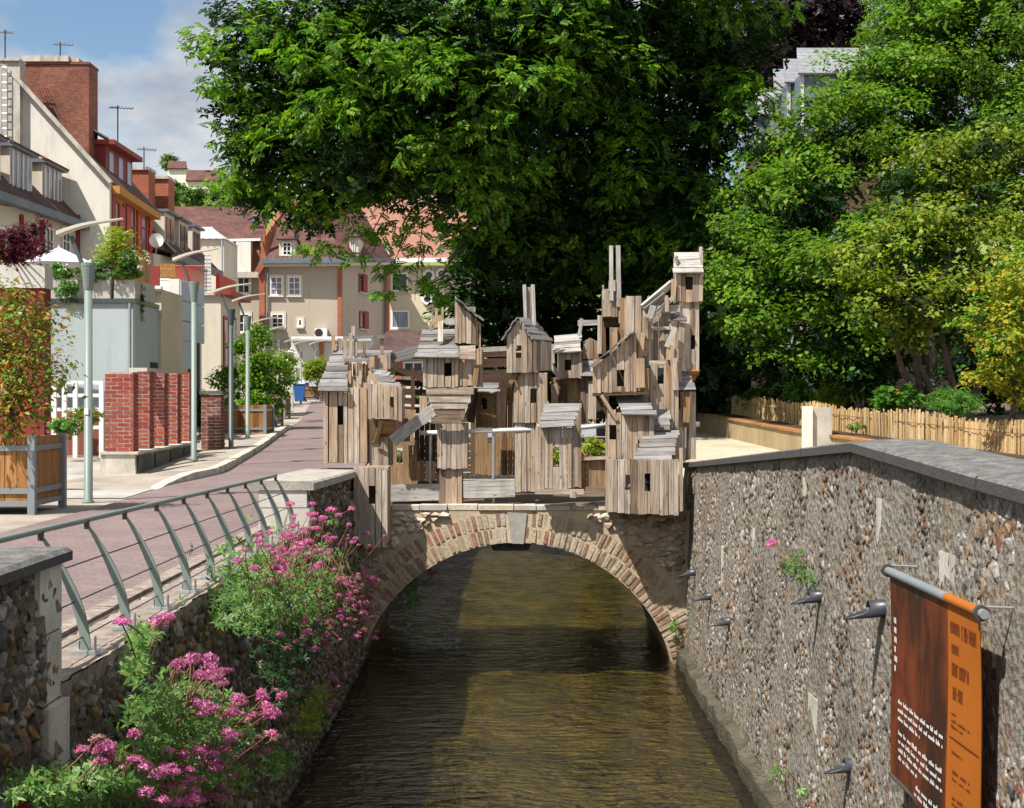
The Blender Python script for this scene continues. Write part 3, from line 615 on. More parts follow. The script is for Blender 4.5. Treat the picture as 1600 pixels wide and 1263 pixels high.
# bay on the tower
t2 = thing('plank_bay', 'small roofed plank bay jutting out of the wide left tower', 'wooden bay', tuple(W(600, 655, 19.95)), VG)
hut(t2, 19.95, .5, 575, 628, lambda x: 600+max(0, (x-600)*.20), lambda x: 653+(x-575)*.08, 7, ((609.5, 615.5, 620, 637),))
boards(t2, V3(583, 581, 20.55), V3(603, 581, 20.35), V3(592, 608, 20.0), V3(629, 609, 20.0), 6)
beam(t2, V3(577, 581, 20.12), V3(592, 606, 20.02), .04, .03, WOODW, (1, 0, 0), 'verge_board')
boards(t2, V3(598, 659, 20.12), V3(617, 660, 20.12), V3(593, 686, 20.42), V3(612, 686, 20.42), 4, WOODW, name='bracket_board')
beam(t2, V3(596, 656, 20.13), V3(587, 692, 20.35), .05, .03, WOODW, (1, 0, 0), 'brace')
front(t2, 20.42, 577, 607, 655, 730, 4, (), WOOD); side(t2, 606, 20.43, 21.2, 655, 730, 4, WOOD)
for k in range(2): beam(t2, V3(579+6*k, 656, 20.3), V3(581+5*k, 690, 20.38), .05, .02, WOODW, (1, 0, 0), 'bracket_slat')
# hanging tower in front of the bridge end
Y = 19.72; t3 = thing('plank_tower', 'tall narrow plank tower hanging below the left end of the bridge', 'wooden tower', tuple(W(580, 855, Y)), VG)
hut(t3, Y, .44, 553, 606, 730, lambda x: 848 if x < 565 else 855, 6, ((576.5, 586.5, 759, 788),))
# 2 funnel house
Y = 20.3; t4 = thing('plank_house', 'funnel bottomed plank house on a slatted column with grey board roof', 'wooden house', tuple(W(704, 790, Y)), VG)
hut(t4, Y, .75, 661, 716, 556, 605, 7, ((694.5, 705.5, 567.5, 588),)); front(t4, Y+.03, 716, 745, 562, 603, 4, (), WOOD, gap=.3)
front(t4, Y+.1, 744, 753, 545, 604, 2); side(t4, 752, Y+.1, Y+.75, 545, 604, 4)
boards(t4, V3(661, 517, Y+.85), V3(712, 516, Y+.8), V3(650, 561, Y-.12), V3(715, 561, Y-.12), 8)
boards(t4, V3(720, 541, Y-.03), V3(741, 541, Y-.03), V3(716, 563, Y-.06), V3(743, 563, Y-.06), 2, WOOD, name='neck_board')
beam(t4, V3(745, 570, Y-.02), V3(741, 603, Y-.02), .07, .03, WOODW, (1, 0, 0), 'brace')
fb = [(605, 664, 742), (617, 668, 738), (629, 672, 733), (639, 676, 729), (652, 680, 725)]
for (r0, a0, b0), (r1, a1, b1) in zip(fb[:-1], fb[1:]):
    m_ = (r0+r1)/2; d0 = .012*(m_-605)/10
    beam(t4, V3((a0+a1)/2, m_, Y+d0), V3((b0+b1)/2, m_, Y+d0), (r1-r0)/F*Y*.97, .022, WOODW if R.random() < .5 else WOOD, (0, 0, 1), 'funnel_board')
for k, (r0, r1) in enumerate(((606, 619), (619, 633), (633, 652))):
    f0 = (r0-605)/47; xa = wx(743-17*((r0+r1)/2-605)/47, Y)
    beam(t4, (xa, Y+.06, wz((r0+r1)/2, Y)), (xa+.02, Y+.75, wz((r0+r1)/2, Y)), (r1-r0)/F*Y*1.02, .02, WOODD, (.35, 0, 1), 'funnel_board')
beam(t4, V3(674, 657, Y-.05), V3(722, 656, Y-.05), .10, .05, WOOD, name='collar_board'); beam(t4, V3(722, 655, Y+.0), V3(728, 655, Y+.5), .09, .04, WOOD, name='collar_board')
front(t4, Y+.08, 683, 730, 662, 732, 6, (), WOOD, gap=.35); side(t4, 684, Y+.1, Y+.6, 662, 732, 3); side(t4, 729, Y+.1, Y+.6, 662, 732, 3); back(t4, 683, 730, Y+.6, Y, 662, 732, WOODD, 3)
front(t4, Y+.14, 686, 722, 732, 788, 4, (), WOOD, gap=.2); side(t4, 721, Y+.16, Y+.5, 732, 788, 2); side(t4, 687, Y+.16, Y+.5, 732, 788, 2)
# lean-to turret on it
Y = 20.5; t5 = thing('plank_turret', 'tall lean-to turret with steep board roof above the funnel house', 'wooden turret', tuple(W(728, 540, Y)), VG)
front(t5, Y, 711, 744, lambda x: 471+(x-711)*.82, 537, 5, (), WOOD); side(t5, 712, Y+.02, Y+.45, 472, 537, 3); side(t5, 745, Y+.02, Y+.45, 500, 540, 3)
boards(t5, V3(711, 467, Y+.45), V3(711, 468, Y-.10), V3(754, 502, Y+.45), V3(753, 503, Y-.12), 6, lap=1.15)
front(t5, Y+.05, 748, 751, 505, 545, 1)
beam(t5, V3(727, 480, Y+.45), V3(727, 537, Y+.45), .3, .02, WOOD, (1, 0, 0), 'back_plank')
for (a, b_, c, d, w_) in ((682, 482, 682, 497, .04), (691, 480, 691, 498, .035), (678, 494, 678, 515, .05), (675, 505, 672, 517, .05), (696, 502, 711, 503, .1)):
    beam(t5, V3(a, b_, Y+.15), V3(c, d, Y+.15), w_, .03, WOOD if a != 696 else WOODP, (1, 0, 0) if a != 696 else (0, 0, 1), 'post')
beam(t5, V3(676, 508, Y+.1), V3(692, 498, Y+.1), .13, .03, WOOD, (.6, 0, 1), 'chute_board'); beam(t5, V3(688, 534, Y+.02), V3(688, 502, Y+.1), .075, .03, WOOD, (1, 0, 0), 'chute_board')
# 3 gabled house with chimney
Y = 20.45; t6 = thing('plank_house', 'gabled plank house on a tall stem with twin board chimney', 'wooden house', tuple(W(826, 768, Y)), VG)
front(t6, Y, 792, 832, lambda x: 501+abs(x-810)*1.42 if abs(x-810) < 21 else 531, 582, 5, ((806, 814.5, 540, 560),)); beam(t6, V3(805, 550, Y), V3(815, 550, Y), .022, .02, WOOD, name='window_bar')
XR = wx(832, Y)
for k in range(5):                                   # long side turned to the right
    f = (k+.5)/5; xx = XR+.28*f; yv = Y+.02+.36*f
    plank(t6, 'side_plank', WOOD, (xx, yv, wz(580-2*f, Y)), (xx, yv, wz(531+2*f, Y)), (.28, .36, 0), .088, .022)
side(t6, 793, Y+.02, Y+.7, 533, 582, 3); back(t6, 792, 845, Y+.7, Y, 535, 582); floor_(t6, 794, 840, Y+.02, Y+.6, 581)
boards(t6, V3(810, 497, Y-.06), V3(832, 500, Y+.5), V3(829, 531, Y-.06), V3(862, 534, Y+.42), 6)
boards(t6, V3(809, 498, Y-.06), V3(820, 498, Y+.6), V3(785, 533, Y-.06), V3(796, 533, Y+.6), 5)
beam(t6, V3(821, 503, Y+.28), V3(819.5, 445, Y+.28), .05, .05, WOODP, (1, 0, 0), 'chimney_post'); beam(t6, V3(834.5, 509, Y+.28), V3(832.5, 445, Y+.28), .055, .05, WOODP, (1, 0, 0), 'chimney_post')
beam(t6, V3(827, 505, Y+.33), V3(826, 449, Y+.33), .06, .03, WOOD, (1, 0, 0), 'chimney_back')
beam(t6, V3(800, 583, Y+.05), V3(809, 605, Y+.05), .02, .03, WOODW, (1, 0, 0), 'brace')
front(t6, Y+.1, 803, 855, lambda x: 583 if x > 814 else 583+(814-x)*2.0, 661, 7, ((829, 838.5, 607, 630),)); side(t6, 804, Y+.12, Y+.6, 610, 661, 3); side(t6, 854, Y+.12, Y+.6, 583, 661, 3); back(t6, 803, 855, Y+.6, Y, 583, 661)
front(t6, Y+.14, 805, 838, 661, 768, 4, (), WOOD, gap=.4); side(t6, 837, Y+.16, Y+.5, 661, 768, 2); side(t6, 806, Y+.16, Y+.5, 661, 768, 2); back(t6, 805, 838, Y+.5, Y, 661, 768, WOODW, 2)
# 4 shed house with flowers in its window
Y = 19.98; t7 = thing('plank_house', 'low shed roofed plank house in the middle with see-through slot window', 'wooden house', tuple(W(872, 770, Y)), VG)
front(t7, Y, 838, 893, 668, 764, 8, ((863.5, 873.5, 698, 730),)); front(t7, Y+.03, 893, 908, lambda x: 668-(x-893)*2.2, 762, 3)
side(t7, 839, Y+.02, Y+.4, 668, 764, 2); side(t7, 907, Y+.05, Y+.45, 640, 762, 2)
boards(t7, V3(853, 633, Y+.42), V3(908, 632, Y+.42), V3(845, 670, Y-.12), V3(891, 668, Y-.12), 5)
beam(t7, V3(836, 768, Y-.03), V3(912, 769, Y-.03), .075, .06, WOOD, name='sill_beam'); beam(t7, V3(895, 767, Y-.06), V3(895, 778, Y-.06), .075, .05, WOOD, (1, 0, 0), 'peg')
# low plank fence beside it
front(t7, Y+.15, 908, 951, 720, 762, 6, (), WOODW, gap=.25, name='fence_plank'); beam(t7, V3(904, 717, Y+.1), V3(951, 715, Y+.1), .05, .07, WOOD, name='rail'); beam(t7, V3(908, 764, Y+.1), V3(951, 763, Y+.1), .06, .05, WOOD, name='rail')
# 5 small house behind
Y = 21.2; t8 = thing('plank_house', 'tiny boxy plank house with pale flat boards behind the gabled house', 'wooden house', tuple(W(890, 592, Y)), VG)
hut(t8, Y, .5, 873, 910, 548, 592, 5, ((882.5, 892.5, 562, 579),)); boards(t8, V3(869, 527, Y+.55), V3(908, 523, Y+.55), V3(866, 553, Y-.1), V3(906, 551, Y-.1), 5, WOODP)
front(t8, Y+.15, 861, 932, 590, 658, 9, (), WOODW, gap=.2); front(t8, Y+.1, 907, 921, 590, 662, 2, (), WOOD); beam(t8, V3(905, 525, Y+.3), V3(909, 498, Y+.3), .055, .04, WOODP, (1, 0, 0), 'post')
beam(t8, V3(903, 505, Y+.3), V3(945, 504, Y+.3), .08, .04, WOODP); beam(t8, V3(937, 553, Y+.3), V3(937, 493, Y+.3), .06, .05, WOOD, (1, 0, 0), 'post'); beam(t8, V3(944, 555, Y+.3), V3(942, 495, Y+.3), .06, .05, WOODW, (1, 0, 0), 'post')
boards(t8, V3(905, 566, Y+.3), V3(930, 566, Y+.3), V3(908, 590, Y-.05), V3(930, 590, Y-.05), 4); front(t8, Y+.35, 911, 936, lambda x: 528+abs(x-922)*.5, 562, 4)
beam(t8, V3(858, 566, Y), V3(875, 592, Y), .07, .03, WOODP); beam(t8, V3(864, 568, Y+.1), V3(863, 538, Y+.1), .05, .03, WOODP, (1, 0, 0), 'post')
# 6 big lean-to house
Y = 20.25; t9 = thing('plank_house', 'large lean-to plank house with steep roof sloping down to the left', 'wooden house', tuple(W(968, 614, Y)), VG)
front(t9, Y, 930, 994, lambda x: 573-(x-930)*.83, 613, 10, ((964, 975, 578, 604),), gap=.3); front(t9, Y-.02, 926, 939, 573, 615, 2); front(t9, Y+.03, 994, 1009, 574, 610, 2)
side(t9, 931, Y+.02, Y+.55, 574, 613, 3); side(t9, 993, Y+.02, Y+.55, 525, 613, 3); back(t9, 930, 994, Y+.55, Y, 560, 613)
boards(t9, V3(992, 519, Y-.10), V3(990, 519, Y+.5), V3(925, 573, Y-.10), V3(927, 572, Y+.5), 13, lap=1.15)
beam(t9, V3(926, 617, Y-.02), V3(1012, 614, Y-.02), .04, .05, WOODD, name='sill_beam'); floor_(t9, 930, 1008, Y, Y+.6, 615, WOODD)
# 7 house with stepped grey roof under it
Y = 20.1; t10 = thing('plank_house', 'plank house with narrow dark slot under the big lean-to', 'wooden house', tuple(W(985, 720, Y)), VG)
front(t10, Y, 963, 1022, 645, 718, 7); front(t10, Y+.02, 950, 963, 640, 718, 2, ((957, 963, 664, 687),)); side(t10, 951, Y+.03, Y+.5, 640, 718, 3); side(t10, 1021, Y+.03, Y+.5, 645, 718, 3); back(t10, 950, 1022, Y+.5, Y, 640, 718)
boards(t10, V3(963, 620, Y+.4), V3(1008, 619, Y+.4), V3(974, 650, Y-.12), V3(1024, 650, Y-.12), 5)
beam(t10, V3(940, 618, Y-.05), V3(964, 657, Y-.02), .05, .04, WOOD, (1, 0, 0), 'brace'); beam(t10, V3(932, 618, Y+.2), V3(950, 650, Y+.2), .05, .04, WOODD, (1, 0, 0), 'brace')
# 8 hanging house at the right
Y = 19.55; t11 = thing('plank_house', 'broad plank house with two slot windows hanging below the right bridge end', 'wooden house', tuple(W(1006, 805, Y)), VG)
hut(t11, Y, .62, 950, 1060, lambda x: 718, lambda x: 801+(x-950)*.045, 14, ((976, 984.5, 742, 766), (1007, 1016, 740, 768)))
front(t11, Y+.35, 976, 1020, 735, 772, 3, (), DARK, name='dark_backing'); beam(t11, V3(976, 764, Y+.06), V3(986, 757, Y+.06), .03, .02, WOOD, name='brace')  # dark boards added behind the slots as painted interior shade
front(t11, Y+.02, 1061, 1067, 700, 800, 1)
Y = 19.75; t12 = thing('plank_dormer', 'grey board lean-to roof perched on the broad hanging house', 'wooden roof', tuple(W(1025, 722, Y)), VG)
boards(t12, V3(1008, 676, Y+.45), V3(1060, 674, Y+.45), V3(992, 723, Y-.14), V3(1048, 722, Y-.14), 7); side(t12, 1050, Y, Y+.4, lambda f: 716-38*f, 722, 4); side(t12, 998, Y, Y+.4, lambda f: 718-38*f, 722, 4)
boards(t12, V3(1022, 640, Y+.85), V3(1046, 640, Y+.85), V3(1016, 674, Y+.4), V3(1044, 674, Y+.4), 4)
# 9 the tall middle tower
Y = 20.7; t13 = thing('plank_tower', 'tall ramshackle plank tower with doorway right of the lean-to house', 'wooden tower', tuple(W(1025, 675, Y)), VG)
front(t13, Y, 978, 991, 463, 545, 1); front(t13, Y, 992, 1002, 463, 560, 1); front(t13, Y+.15, 968, 978, 466, 515, 1, (), WOODW); side(t13, 978, Y+.02, Y+.6, 466, 530, 3)
front(t13, Y+.02, 1002, 1020, 485, 530, 2); front(t13, Y-.05, 1003, 1013, 495, 530, 1); front(t13, Y+.05, 993, 1012, 530, 610, 2); boards(t13, V3(996, 533, Y-.02), V3(1010, 533, Y-.02), V3(994, 574, Y-.02), V3(1010, 574, Y-.02), 5, WOOD, name='cross_board')
front(t13, Y+.12, 1012, 1048, 486, 640, 5, ((1029, 1037, 575, 600),)); front(t13, Y+.03, 1012, 1020, 500, 575, 1); front(t13, Y+.03, 1044, 1051, 505, 560, 1)
beam(t13, V3(1018, 514, Y-.02), V3(1046, 513, Y-.02), .05, .06, WOODP, name='lintel'); beam(t13, V3(1017, 487, Y), V3(1049, 486, Y), .04, .07, WOOD, name='cap_board'); beam(t13, V3(1014, 567, Y-.02), V3(1046, 567, Y-.02), .06, .05, WOOD, name='sill_beam')
front(t13, Y-.15, 1016, 1027, 567, 690, 1); front(t13, Y-.12, 1026, 1042, 571, 640, 2, ((1028, 1037, 575, 600),)); front(t13, Y-.15, 1040, 1060, 545, 672, 3); front(t13, Y-.2, 1041, 1053, 540, 563, 1)
side(t13, 1059, Y-.13, Y+.4, 560, 672, 3); side(t13, 1016, Y-.13, Y+.4, 575, 672, 3); back(t13, 1000, 1062, Y+.6, Y, 490, 680)
beam(t13, V3(1041, 543, Y-.2), V3(1055, 512, Y-.15), .07, .05, WOODP, (1, 0, 0), 'prop')
# 10 box with twin mast
Y = 20.9; t14 = thing('plank_turret', 'open topped plank box with two tall pale masts', 'wooden turret', tuple(W(957, 545, Y)), VG)
hut(t14, Y, .35, 943, 965, lambda x: 452, 495, 2); boards(t14, V3(943, 496, Y), V3(967, 495, Y), V3(945, 513, Y+.12), V3(968, 512, Y+.12), 2, WOODD, name='under_board')
beam(t14, V3(955, 470, Y-.03), V3(954.5, 384, Y+.0), .055, .05, WOODP, (1, 0, 0), 'mast'); beam(t14, V3(967, 480, Y-.0), V3(965.5, 384, Y+.0), .06, .05, WOODP, (1, 0, 0), 'mast')
front(t14, Y-.03, 951, 962, 438, 455, 1); front(t14, Y+.05, 952, 969, 512, 560, 1); front(t14, Y+.02, 966, 978, 468, 505, 1); beam(t14, V3(942, 446, Y), V3(943, 470, Y), .02, .03, WOODP, (1, 0, 0), 'strip')
# 11 right tower with lookout
Y = 20.75; t15 = thing('plank_tower', 'slender right tower carrying a lookout cabin with pale board roof', 'wooden tower', tuple(W(1076, 722, Y)), VG)
hut(t15, Y, .38, 1057, 1098, 428, 472, 6, ((1071.5, 1082, 433, 453),)); boards(t15, V3(1055, 397, Y+.3), V3(1096, 396, Y+.3), V3(1054, 428, Y-.08), V3(1096, 427, Y-.08), 5, WOODP)
beam(t15, V3(1096, 428, Y+.1), V3(1095, 386, Y+.2), .05, .03, WOODP, (1, 0, 0), 'post'); side(t15, 1058, Y, Y+.38, 400, 430, 2); side(t15, 1097, Y, Y+.38, 400, 430, 2)
front(t15, Y+.05, 1061, 1092, 471, 580, 4, ((1079, 1086, 524, 546),), gap=.15); side(t15, 1062, Y+.07, Y+.4, 471, 580, 2); side(t15, 1091, Y+.07, Y+.4, 471, 580, 2); back(t15, 1061, 1092, Y+.4, Y, 471, 580, WOOD, 2)
front(t15, Y-.05, 1046, 1066, 505, 610, 2); boards(t15, V3(1046, 488, Y+.25), V3(1062, 488, Y+.25), V3(1050, 503, Y-.12), V3(1074, 503, Y-.12), 3)
boards(t15, V3(1076, 580, Y), V3(1091, 580, Y), V3(1080, 596, Y+.2), V3(1086, 596, Y+.2), 2, WOODO, name='bracket_board')
boards(t15, V3(1058, 572, Y+.2), V3(1068, 572, Y+.2), V3(1062, 611, Y-.15), V3(1086, 611, Y-.15), 7)
front(t15, Y-.02, 1063, 1087, 612, 718, 3, (), WOOD, gap=.15); front(t15, Y-.08, 1050, 1064, 640, 722, 2); side(t15, 1086, Y, Y+.4, 612, 718, 3); side(t15, 1064, Y, Y+.4, 612, 718, 3)
front(t15, Y-.1, 1054, 1072, 668, 722, 2)
# sloping chute between the towers
t16 = thing('plank_chute', 'pale diagonal board chute climbing to the right lookout cabin', 'wooden chute', tuple(W(1003, 482, 20.6)), VG)
beam(t16, V3(1004, 481, 20.6), V3(1050, 443, 20.75), .10, .05, WOODP, (0, -.3, 1)); beam(t16, V3(1012, 500, 20.55), V3(1052, 465, 20.7), .05, .06, WOODP, (0, 0, 1)); beam(t16, V3(1008, 487, 20.5), V3(1040, 462, 20.6), .11, .03, WOODP, (0, -.3, 1))
beam(t16, V3(1012, 464, 20.8), V3(1040, 490, 20.8), .05, .04, WOODP); beam(t16, V3(1041, 462, 20.6), V3(1042, 487, 20.6), .055, .04, WOOD, (1, 0, 0), 'post'); beam(t16, V3(1052, 436, 20.7), V3(1052, 464, 20.7), .06, .05, WOOD, (1, 0, 0), 'post')
beam(t16, V3(1044, 482, 20.75), V3(1062, 482, 20.75), .1, .04, WOODP); beam(t16, V3(1015, 498, 20.45), V3(1021, 478, 20.5), .09, .03, WOODP, (1, 0, .5), 'prop')
# walkway boards and screens between the houses
t17 = thing('plank_screen', 'dark slatted screens and pale ledge boards along the bridge edge', 'wooden screen', tuple(W(700, 780, 20.85)))
for k, r_ in enumerate((552, 568, 586, 600)): beam(t17, V3(748, r_, 22.6), V3(800, r_-2, 22.6), .14, .03, WOODD, name='dark_board')
for k, r_ in enumerate((585, 600, 614, 628, 642, 657)): beam(t17, V3(606, r_-3, 22.8), V3(668, r_, 22.8), .10, .03, WOODD, name='dark_board')
beam(t17, V3(748, 547, 21.4), V3(793, 545, 21.4), .07, .05, WOODP, name='ledge_board'); beam(t17, V3(610, 560, 20.8), V3(655, 548, 20.8), .16, .03, WOODG, name='ledge_board')
beam(t17, V3(645, 662, 22.7), V3(645, 575, 22.7), .06, .05, WOODD, (1, 0, 0), 'post'); beam(t17, V3(610, 570, 22.7), V3(670, 598, 22.7), .08, .04, WOODD, name='brace')
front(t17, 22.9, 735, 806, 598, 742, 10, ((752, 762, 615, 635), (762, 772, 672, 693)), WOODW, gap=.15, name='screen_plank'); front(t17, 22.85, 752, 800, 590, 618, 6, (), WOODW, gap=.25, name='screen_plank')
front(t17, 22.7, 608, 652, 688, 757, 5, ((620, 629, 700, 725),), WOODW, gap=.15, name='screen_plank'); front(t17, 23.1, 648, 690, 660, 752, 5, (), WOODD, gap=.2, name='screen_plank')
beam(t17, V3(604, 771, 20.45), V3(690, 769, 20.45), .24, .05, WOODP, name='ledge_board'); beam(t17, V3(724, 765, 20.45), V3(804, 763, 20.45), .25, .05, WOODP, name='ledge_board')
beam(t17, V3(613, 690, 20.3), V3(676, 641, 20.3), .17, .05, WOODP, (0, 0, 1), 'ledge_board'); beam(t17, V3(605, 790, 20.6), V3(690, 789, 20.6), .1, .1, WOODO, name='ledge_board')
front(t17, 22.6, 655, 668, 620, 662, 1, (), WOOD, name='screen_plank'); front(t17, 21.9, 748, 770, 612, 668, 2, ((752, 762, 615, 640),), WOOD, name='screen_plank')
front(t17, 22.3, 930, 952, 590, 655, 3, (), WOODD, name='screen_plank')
# steel railing of the bridge
t18 = thing('tube_railing', 'pale steel tube railing running behind the wooden columns', 'railing', tuple(W(673, 785, 20.98)))
q = MB(); q.tube([V3(655, 677, 20.58), V3(808, 672, 20.58), V3(912, 668, 20.7), V3(955, 664, 20.8)], .033, 10); smooth(part('handrail', q, TUBEW, t18))
q = MB(); q.tube([V3(1084, 663, 22.0), V3(1093, 663, 22.0)], .04, 10); part('rail_end', q, TUBEW, t18)
for px in (673, 771, 948): q = MB(); q.tube([V3(px, 787, 20.6), V3(px, 677, 20.6)], .021, 8); part('rail_post', q, STEEL, t18)
# dark horizontal bars and flowers on the far side of the bridge
t19 = thing('bar_railing', 'dark horizontal bar railing with flower boxes on the far side of the bridge', 'railing', tuple(W(930, 720, 23.8)))
for k in range(7): q = MB(); z = .25+.12*k; q.tube([(-2.2, 23.8, z), (2.3, 23.8, z)], .012, 6); part('bar', q, STEEL, t19)
for x in (-2.1, -1.0, .1, 1.2, 2.2): q = MB(); q.box(x-.02, x+.02, 23.82, 23.86, .05, 1.0); part('rail_post', q, CABLE, t19)

# extra patches and leaning boards that crowd the towers
front(t13, 20.68, 1026, 1041, 568, 606, 1, (), DARK, name='dark_backing')  # dark board added behind the opening to read as shaded interior
for (rt, a, b_, c, d, Yv, w_, mt) in ((t13, 1000, 560, 1003, 520, 20.6, .08, WOOD), (t13, 1056, 610, 1052, 560, 20.5, .09, WOOD), (t13, 1009, 620, 1012, 575, 20.55, .1, WOODW), (t13, 1062, 560, 1066, 505, 20.68, .09, WOOD), (t9, 1001, 606, 1000, 560, 20.2, .12, WOOD), (t9, 1010, 608, 1009, 575, 20.25, .07, WOODW), (t15, 1072, 660, 1074, 620, 20.62, .1, WOODW), (t8, 868, 655, 866, 600, 21.25, .1, WOOD), (t8, 880, 655, 880, 600, 21.3, .12, WOODD), (t8, 925, 655, 926, 596, 21.2, .12, WOOD), (t17, 742, 660, 743, 606, 22.4, .2, WOODW), (t17, 778, 668, 780, 600, 22.5, .25, WOODD), (t17, 620, 690, 618, 640, 22.4, .22, WOODD), (t17, 636, 690, 640, 640, 22.5, .2, WOODW), (t6, 797, 600, 806, 584, 20.5, .06, WOODW), (t4, 735, 660, 742, 612, 20.8, .12, WOODD), (t14, 975, 560, 975, 505, 20.95, .12, WOODW), (t14, 962, 565, 960, 512, 20.9, .08, WOOD), (t1, 612, 600, 611, 575, 20.9, .1, WOODW), (t1, 588, 580, 588, 556, 20.55, .05, WOODD)):
    beam(rt, V3(a, b_, Yv), V3(c, d, Yv), w_, .03, mt, (1, 0, 0), 'patch_board')
t20 = thing('plank_house', 'little box house with a dark square window tucked between the tall towers', 'wooden house', tuple(W(1003, 606, 20.6)), VG)
hut(t20, 20.62, .3, 996, 1016, 572, 612, 3, ((1002, 1009, 582, 596),)); boards(t20, V3(995, 563, 20.85), V3(1017, 562, 20.85), V3(993, 574, 20.55), V3(1018, 574, 20.55), 3)
t21 = thing('plank_house', 'shaded box house with square window behind the funnel house column', 'wooden house', tuple(W(760, 668, 21.6)), VG)
hut(t21, 21.6, .5, 744, 776, 612, 668, 4, ((752, 761, 622, 640),), WOODW); boards(t21, V3(743, 600, 22.0), V3(778, 600, 22.0), V3(741, 615, 21.5), V3(779, 615, 21.5), 3)
# ------------------------------------------------------------------ street of houses
class Plane:
    """a vertical wall plane through two plan points; pt() drops a photo pixel onto it"""
    def __init__(s, A, B):
        s.A = Vector((A[0], A[1], 0)); s.B = Vector((B[0], B[1], 0)); s.u = (s.B-s.A).normalized(); s.n = Vector((s.u.y, -s.u.x, 0))
        if s.n.dot(-s.A) < 0: s.n = -s.n
    def pt(s, px, py):
        dx = (px-CX)/F; t = s.n.dot(s.A)/(s.n.x*dx+s.n.y); return Vector((t*dx, t, EZ-(py-HY)/F*t))
def PF(Y): return Plane((-1, Y), (1, Y))
def face(root, pn, poly, mat, depth=.3, name='wall', off=0):
    q = MB(); q.prism([pn.pt(*p)+pn.n*off for p in poly], -pn.n*depth); return part(name, q, mat, root)
def rect(pn, x0, x1, y0, y1):
    ym = (y0+y1)/2; a, b_ = pn.pt(x0, ym), pn.pt(x1, ym); m_ = pn.pt((x0+x1)/2, y0).z, pn.pt((x0+x1)/2, y1).z
    return a, b_, m_[1], m_[0]
def slabr(pn, a, b_, z0, z1, o0, o1):               # box on the plane between a and b, from off o0 to o1
    q = [Vector((p.x, p.y, z))+pn.n*o0 for p, z in ((a, z0), (b_, z0), (b_, z1), (a, z1))]; m_ = MB(); m_.prism(q, pn.n*(o1-o0)); return m_
def window(root, pn, x0, x1, y0, y1, frame=WPAINT, glass=GLASS, nx=2, ny=2, sill=True, fw=.07, shutter=None, surround=None, name='window'):
    a, b_, z0, z1 = rect(pn, x0, x1, y0, y1); L = (b_-a).length; u = (b_-a).normalized()
    w = part(name, slabr(pn, a, b_, z0, z1, .0, .015), glass, root)
    fr = MB()
    for k in range(nx+1):
        t_ = fw if k in (0, nx) else fw*.6; c = a+u*(L*k/nx); c = c+u*(t_/2 if k == 0 else (-t_/2 if k == nx else 0)); s_ = slabr(pn, c-u*t_/2, c+u*t_/2, z0, z1, .0, .06); fr.add(s_.v, s_.f)
    for k in range(ny+1):
        t_ = fw if k in (0, ny) else fw*.5; zc = z0+(z1-z0)*k/ny; zc += t_/2 if k == 0 else (-t_/2 if k == ny else 0); s_ = slabr(pn, a+u*.003, b_-u*.003, zc-t_/2, zc+t_/2, .0, .055); fr.add(s_.v, s_.f)
    part('frame', fr, frame, w)
    if sill: part('sill', slabr(pn, a-u*.08, b_+u*.08, z0-.1, z0-.005, 0, .16), surround or CONCL, w)
    if surround:
        s_ = MB()
        for (p, q_, e0, e1) in ((a-u*.12, a-u*.004, z0, z1+.12), (b_+u*.004, b_+u*.12, z0, z1+.12), (a, b_, z1+.004, z1+.119)): k_ = slabr(pn, p, q_, e0, e1, 0, .05); s_.add(k_.v, k_.f)
        part('surround', s_, surround, w)
    if shutter:
        for sgn, p in ((-1, a), (1, b_)):
            q = slabr(pn, p+u*sgn*.02, p+u*sgn*(.02+L*.45), z0, z1, .02, .06); part('shutter', q, shutter, w)
    return w
def roofpoly(root, pts, mat, t=.12, name='roof'):
    pts = [Vector(p) for p in pts]; n = (pts[1]-pts[0]).cross(pts[2]-pts[0]).normalized(); n = n if n.z > 0 else -n
    q = MB(); q.prism(pts, -n*t); return part(name, q, mat, root)
def bx(root, name, mat, *a): q = MB(); q.box(*a); return part(name, q, mat, root)
# H1 nearest row house
h1 = thing('row_house', 'cream terraced house at far left with plum roof and boxy dormers', 'house', (-18, 50, 1)); pn = Plane((-17.6, 45), (-17.0, 55.4))
face(h1, pn, [(-60, 700), (125, 700), (125, 340), (-60, 311)], RCREAM, 3)
roofpoly(h1, [(-17.0, 45, 8.45), (-16.7, 55.4, 8.45), (-21.6, 55.4, 13.6), (-22.0, 45, 13.6)], TILED)
q = MB(); q.obox((-17.2, 45, 8.40), (-16.75, 55.4, 8.40), .28, (0, 0, 1), .35); part('gutter', q, GUTTER, h1)
for k, yv in enumerate((46.0, 49.2, 52.6)):
    d = bx(h1, 'dormer', RCREAM, -21, -17.55, yv, yv+2.3, 8.9, 10.45); bx(d, 'dormer_cap', GUTTER, -21, -17.35, yv-.15, yv+2.45, 10.46, 10.6)
    roofpoly(d, [(-17.3, yv-.2, 10.6), (-17.3, yv+2.5, 10.6), (-20.6, yv+2.2, 12.3), (-20.6, yv+.1, 12.3)], TILE, .08, 'dormer_roof')
    p2 = Plane((-17.55, yv), (-17.55, yv+2.3))
    for j in range(2):
        q = MB(); q.box(-17.55, -17.52, yv+.2+j*1.02, yv+1.08+j*1.02, 9.15, 10.35); g = part('window', q, CURT, d); q = MB(); q.box(-17.53, -17.48, yv+.14+j*1.02, yv+.2+j*1.02, 9.1, 10.4); q.box(-17.53, -17.48, yv+.6+j*1.02, yv+.66+j*1.02, 9.1, 10.4); part('frame', q, WPAINT, g)
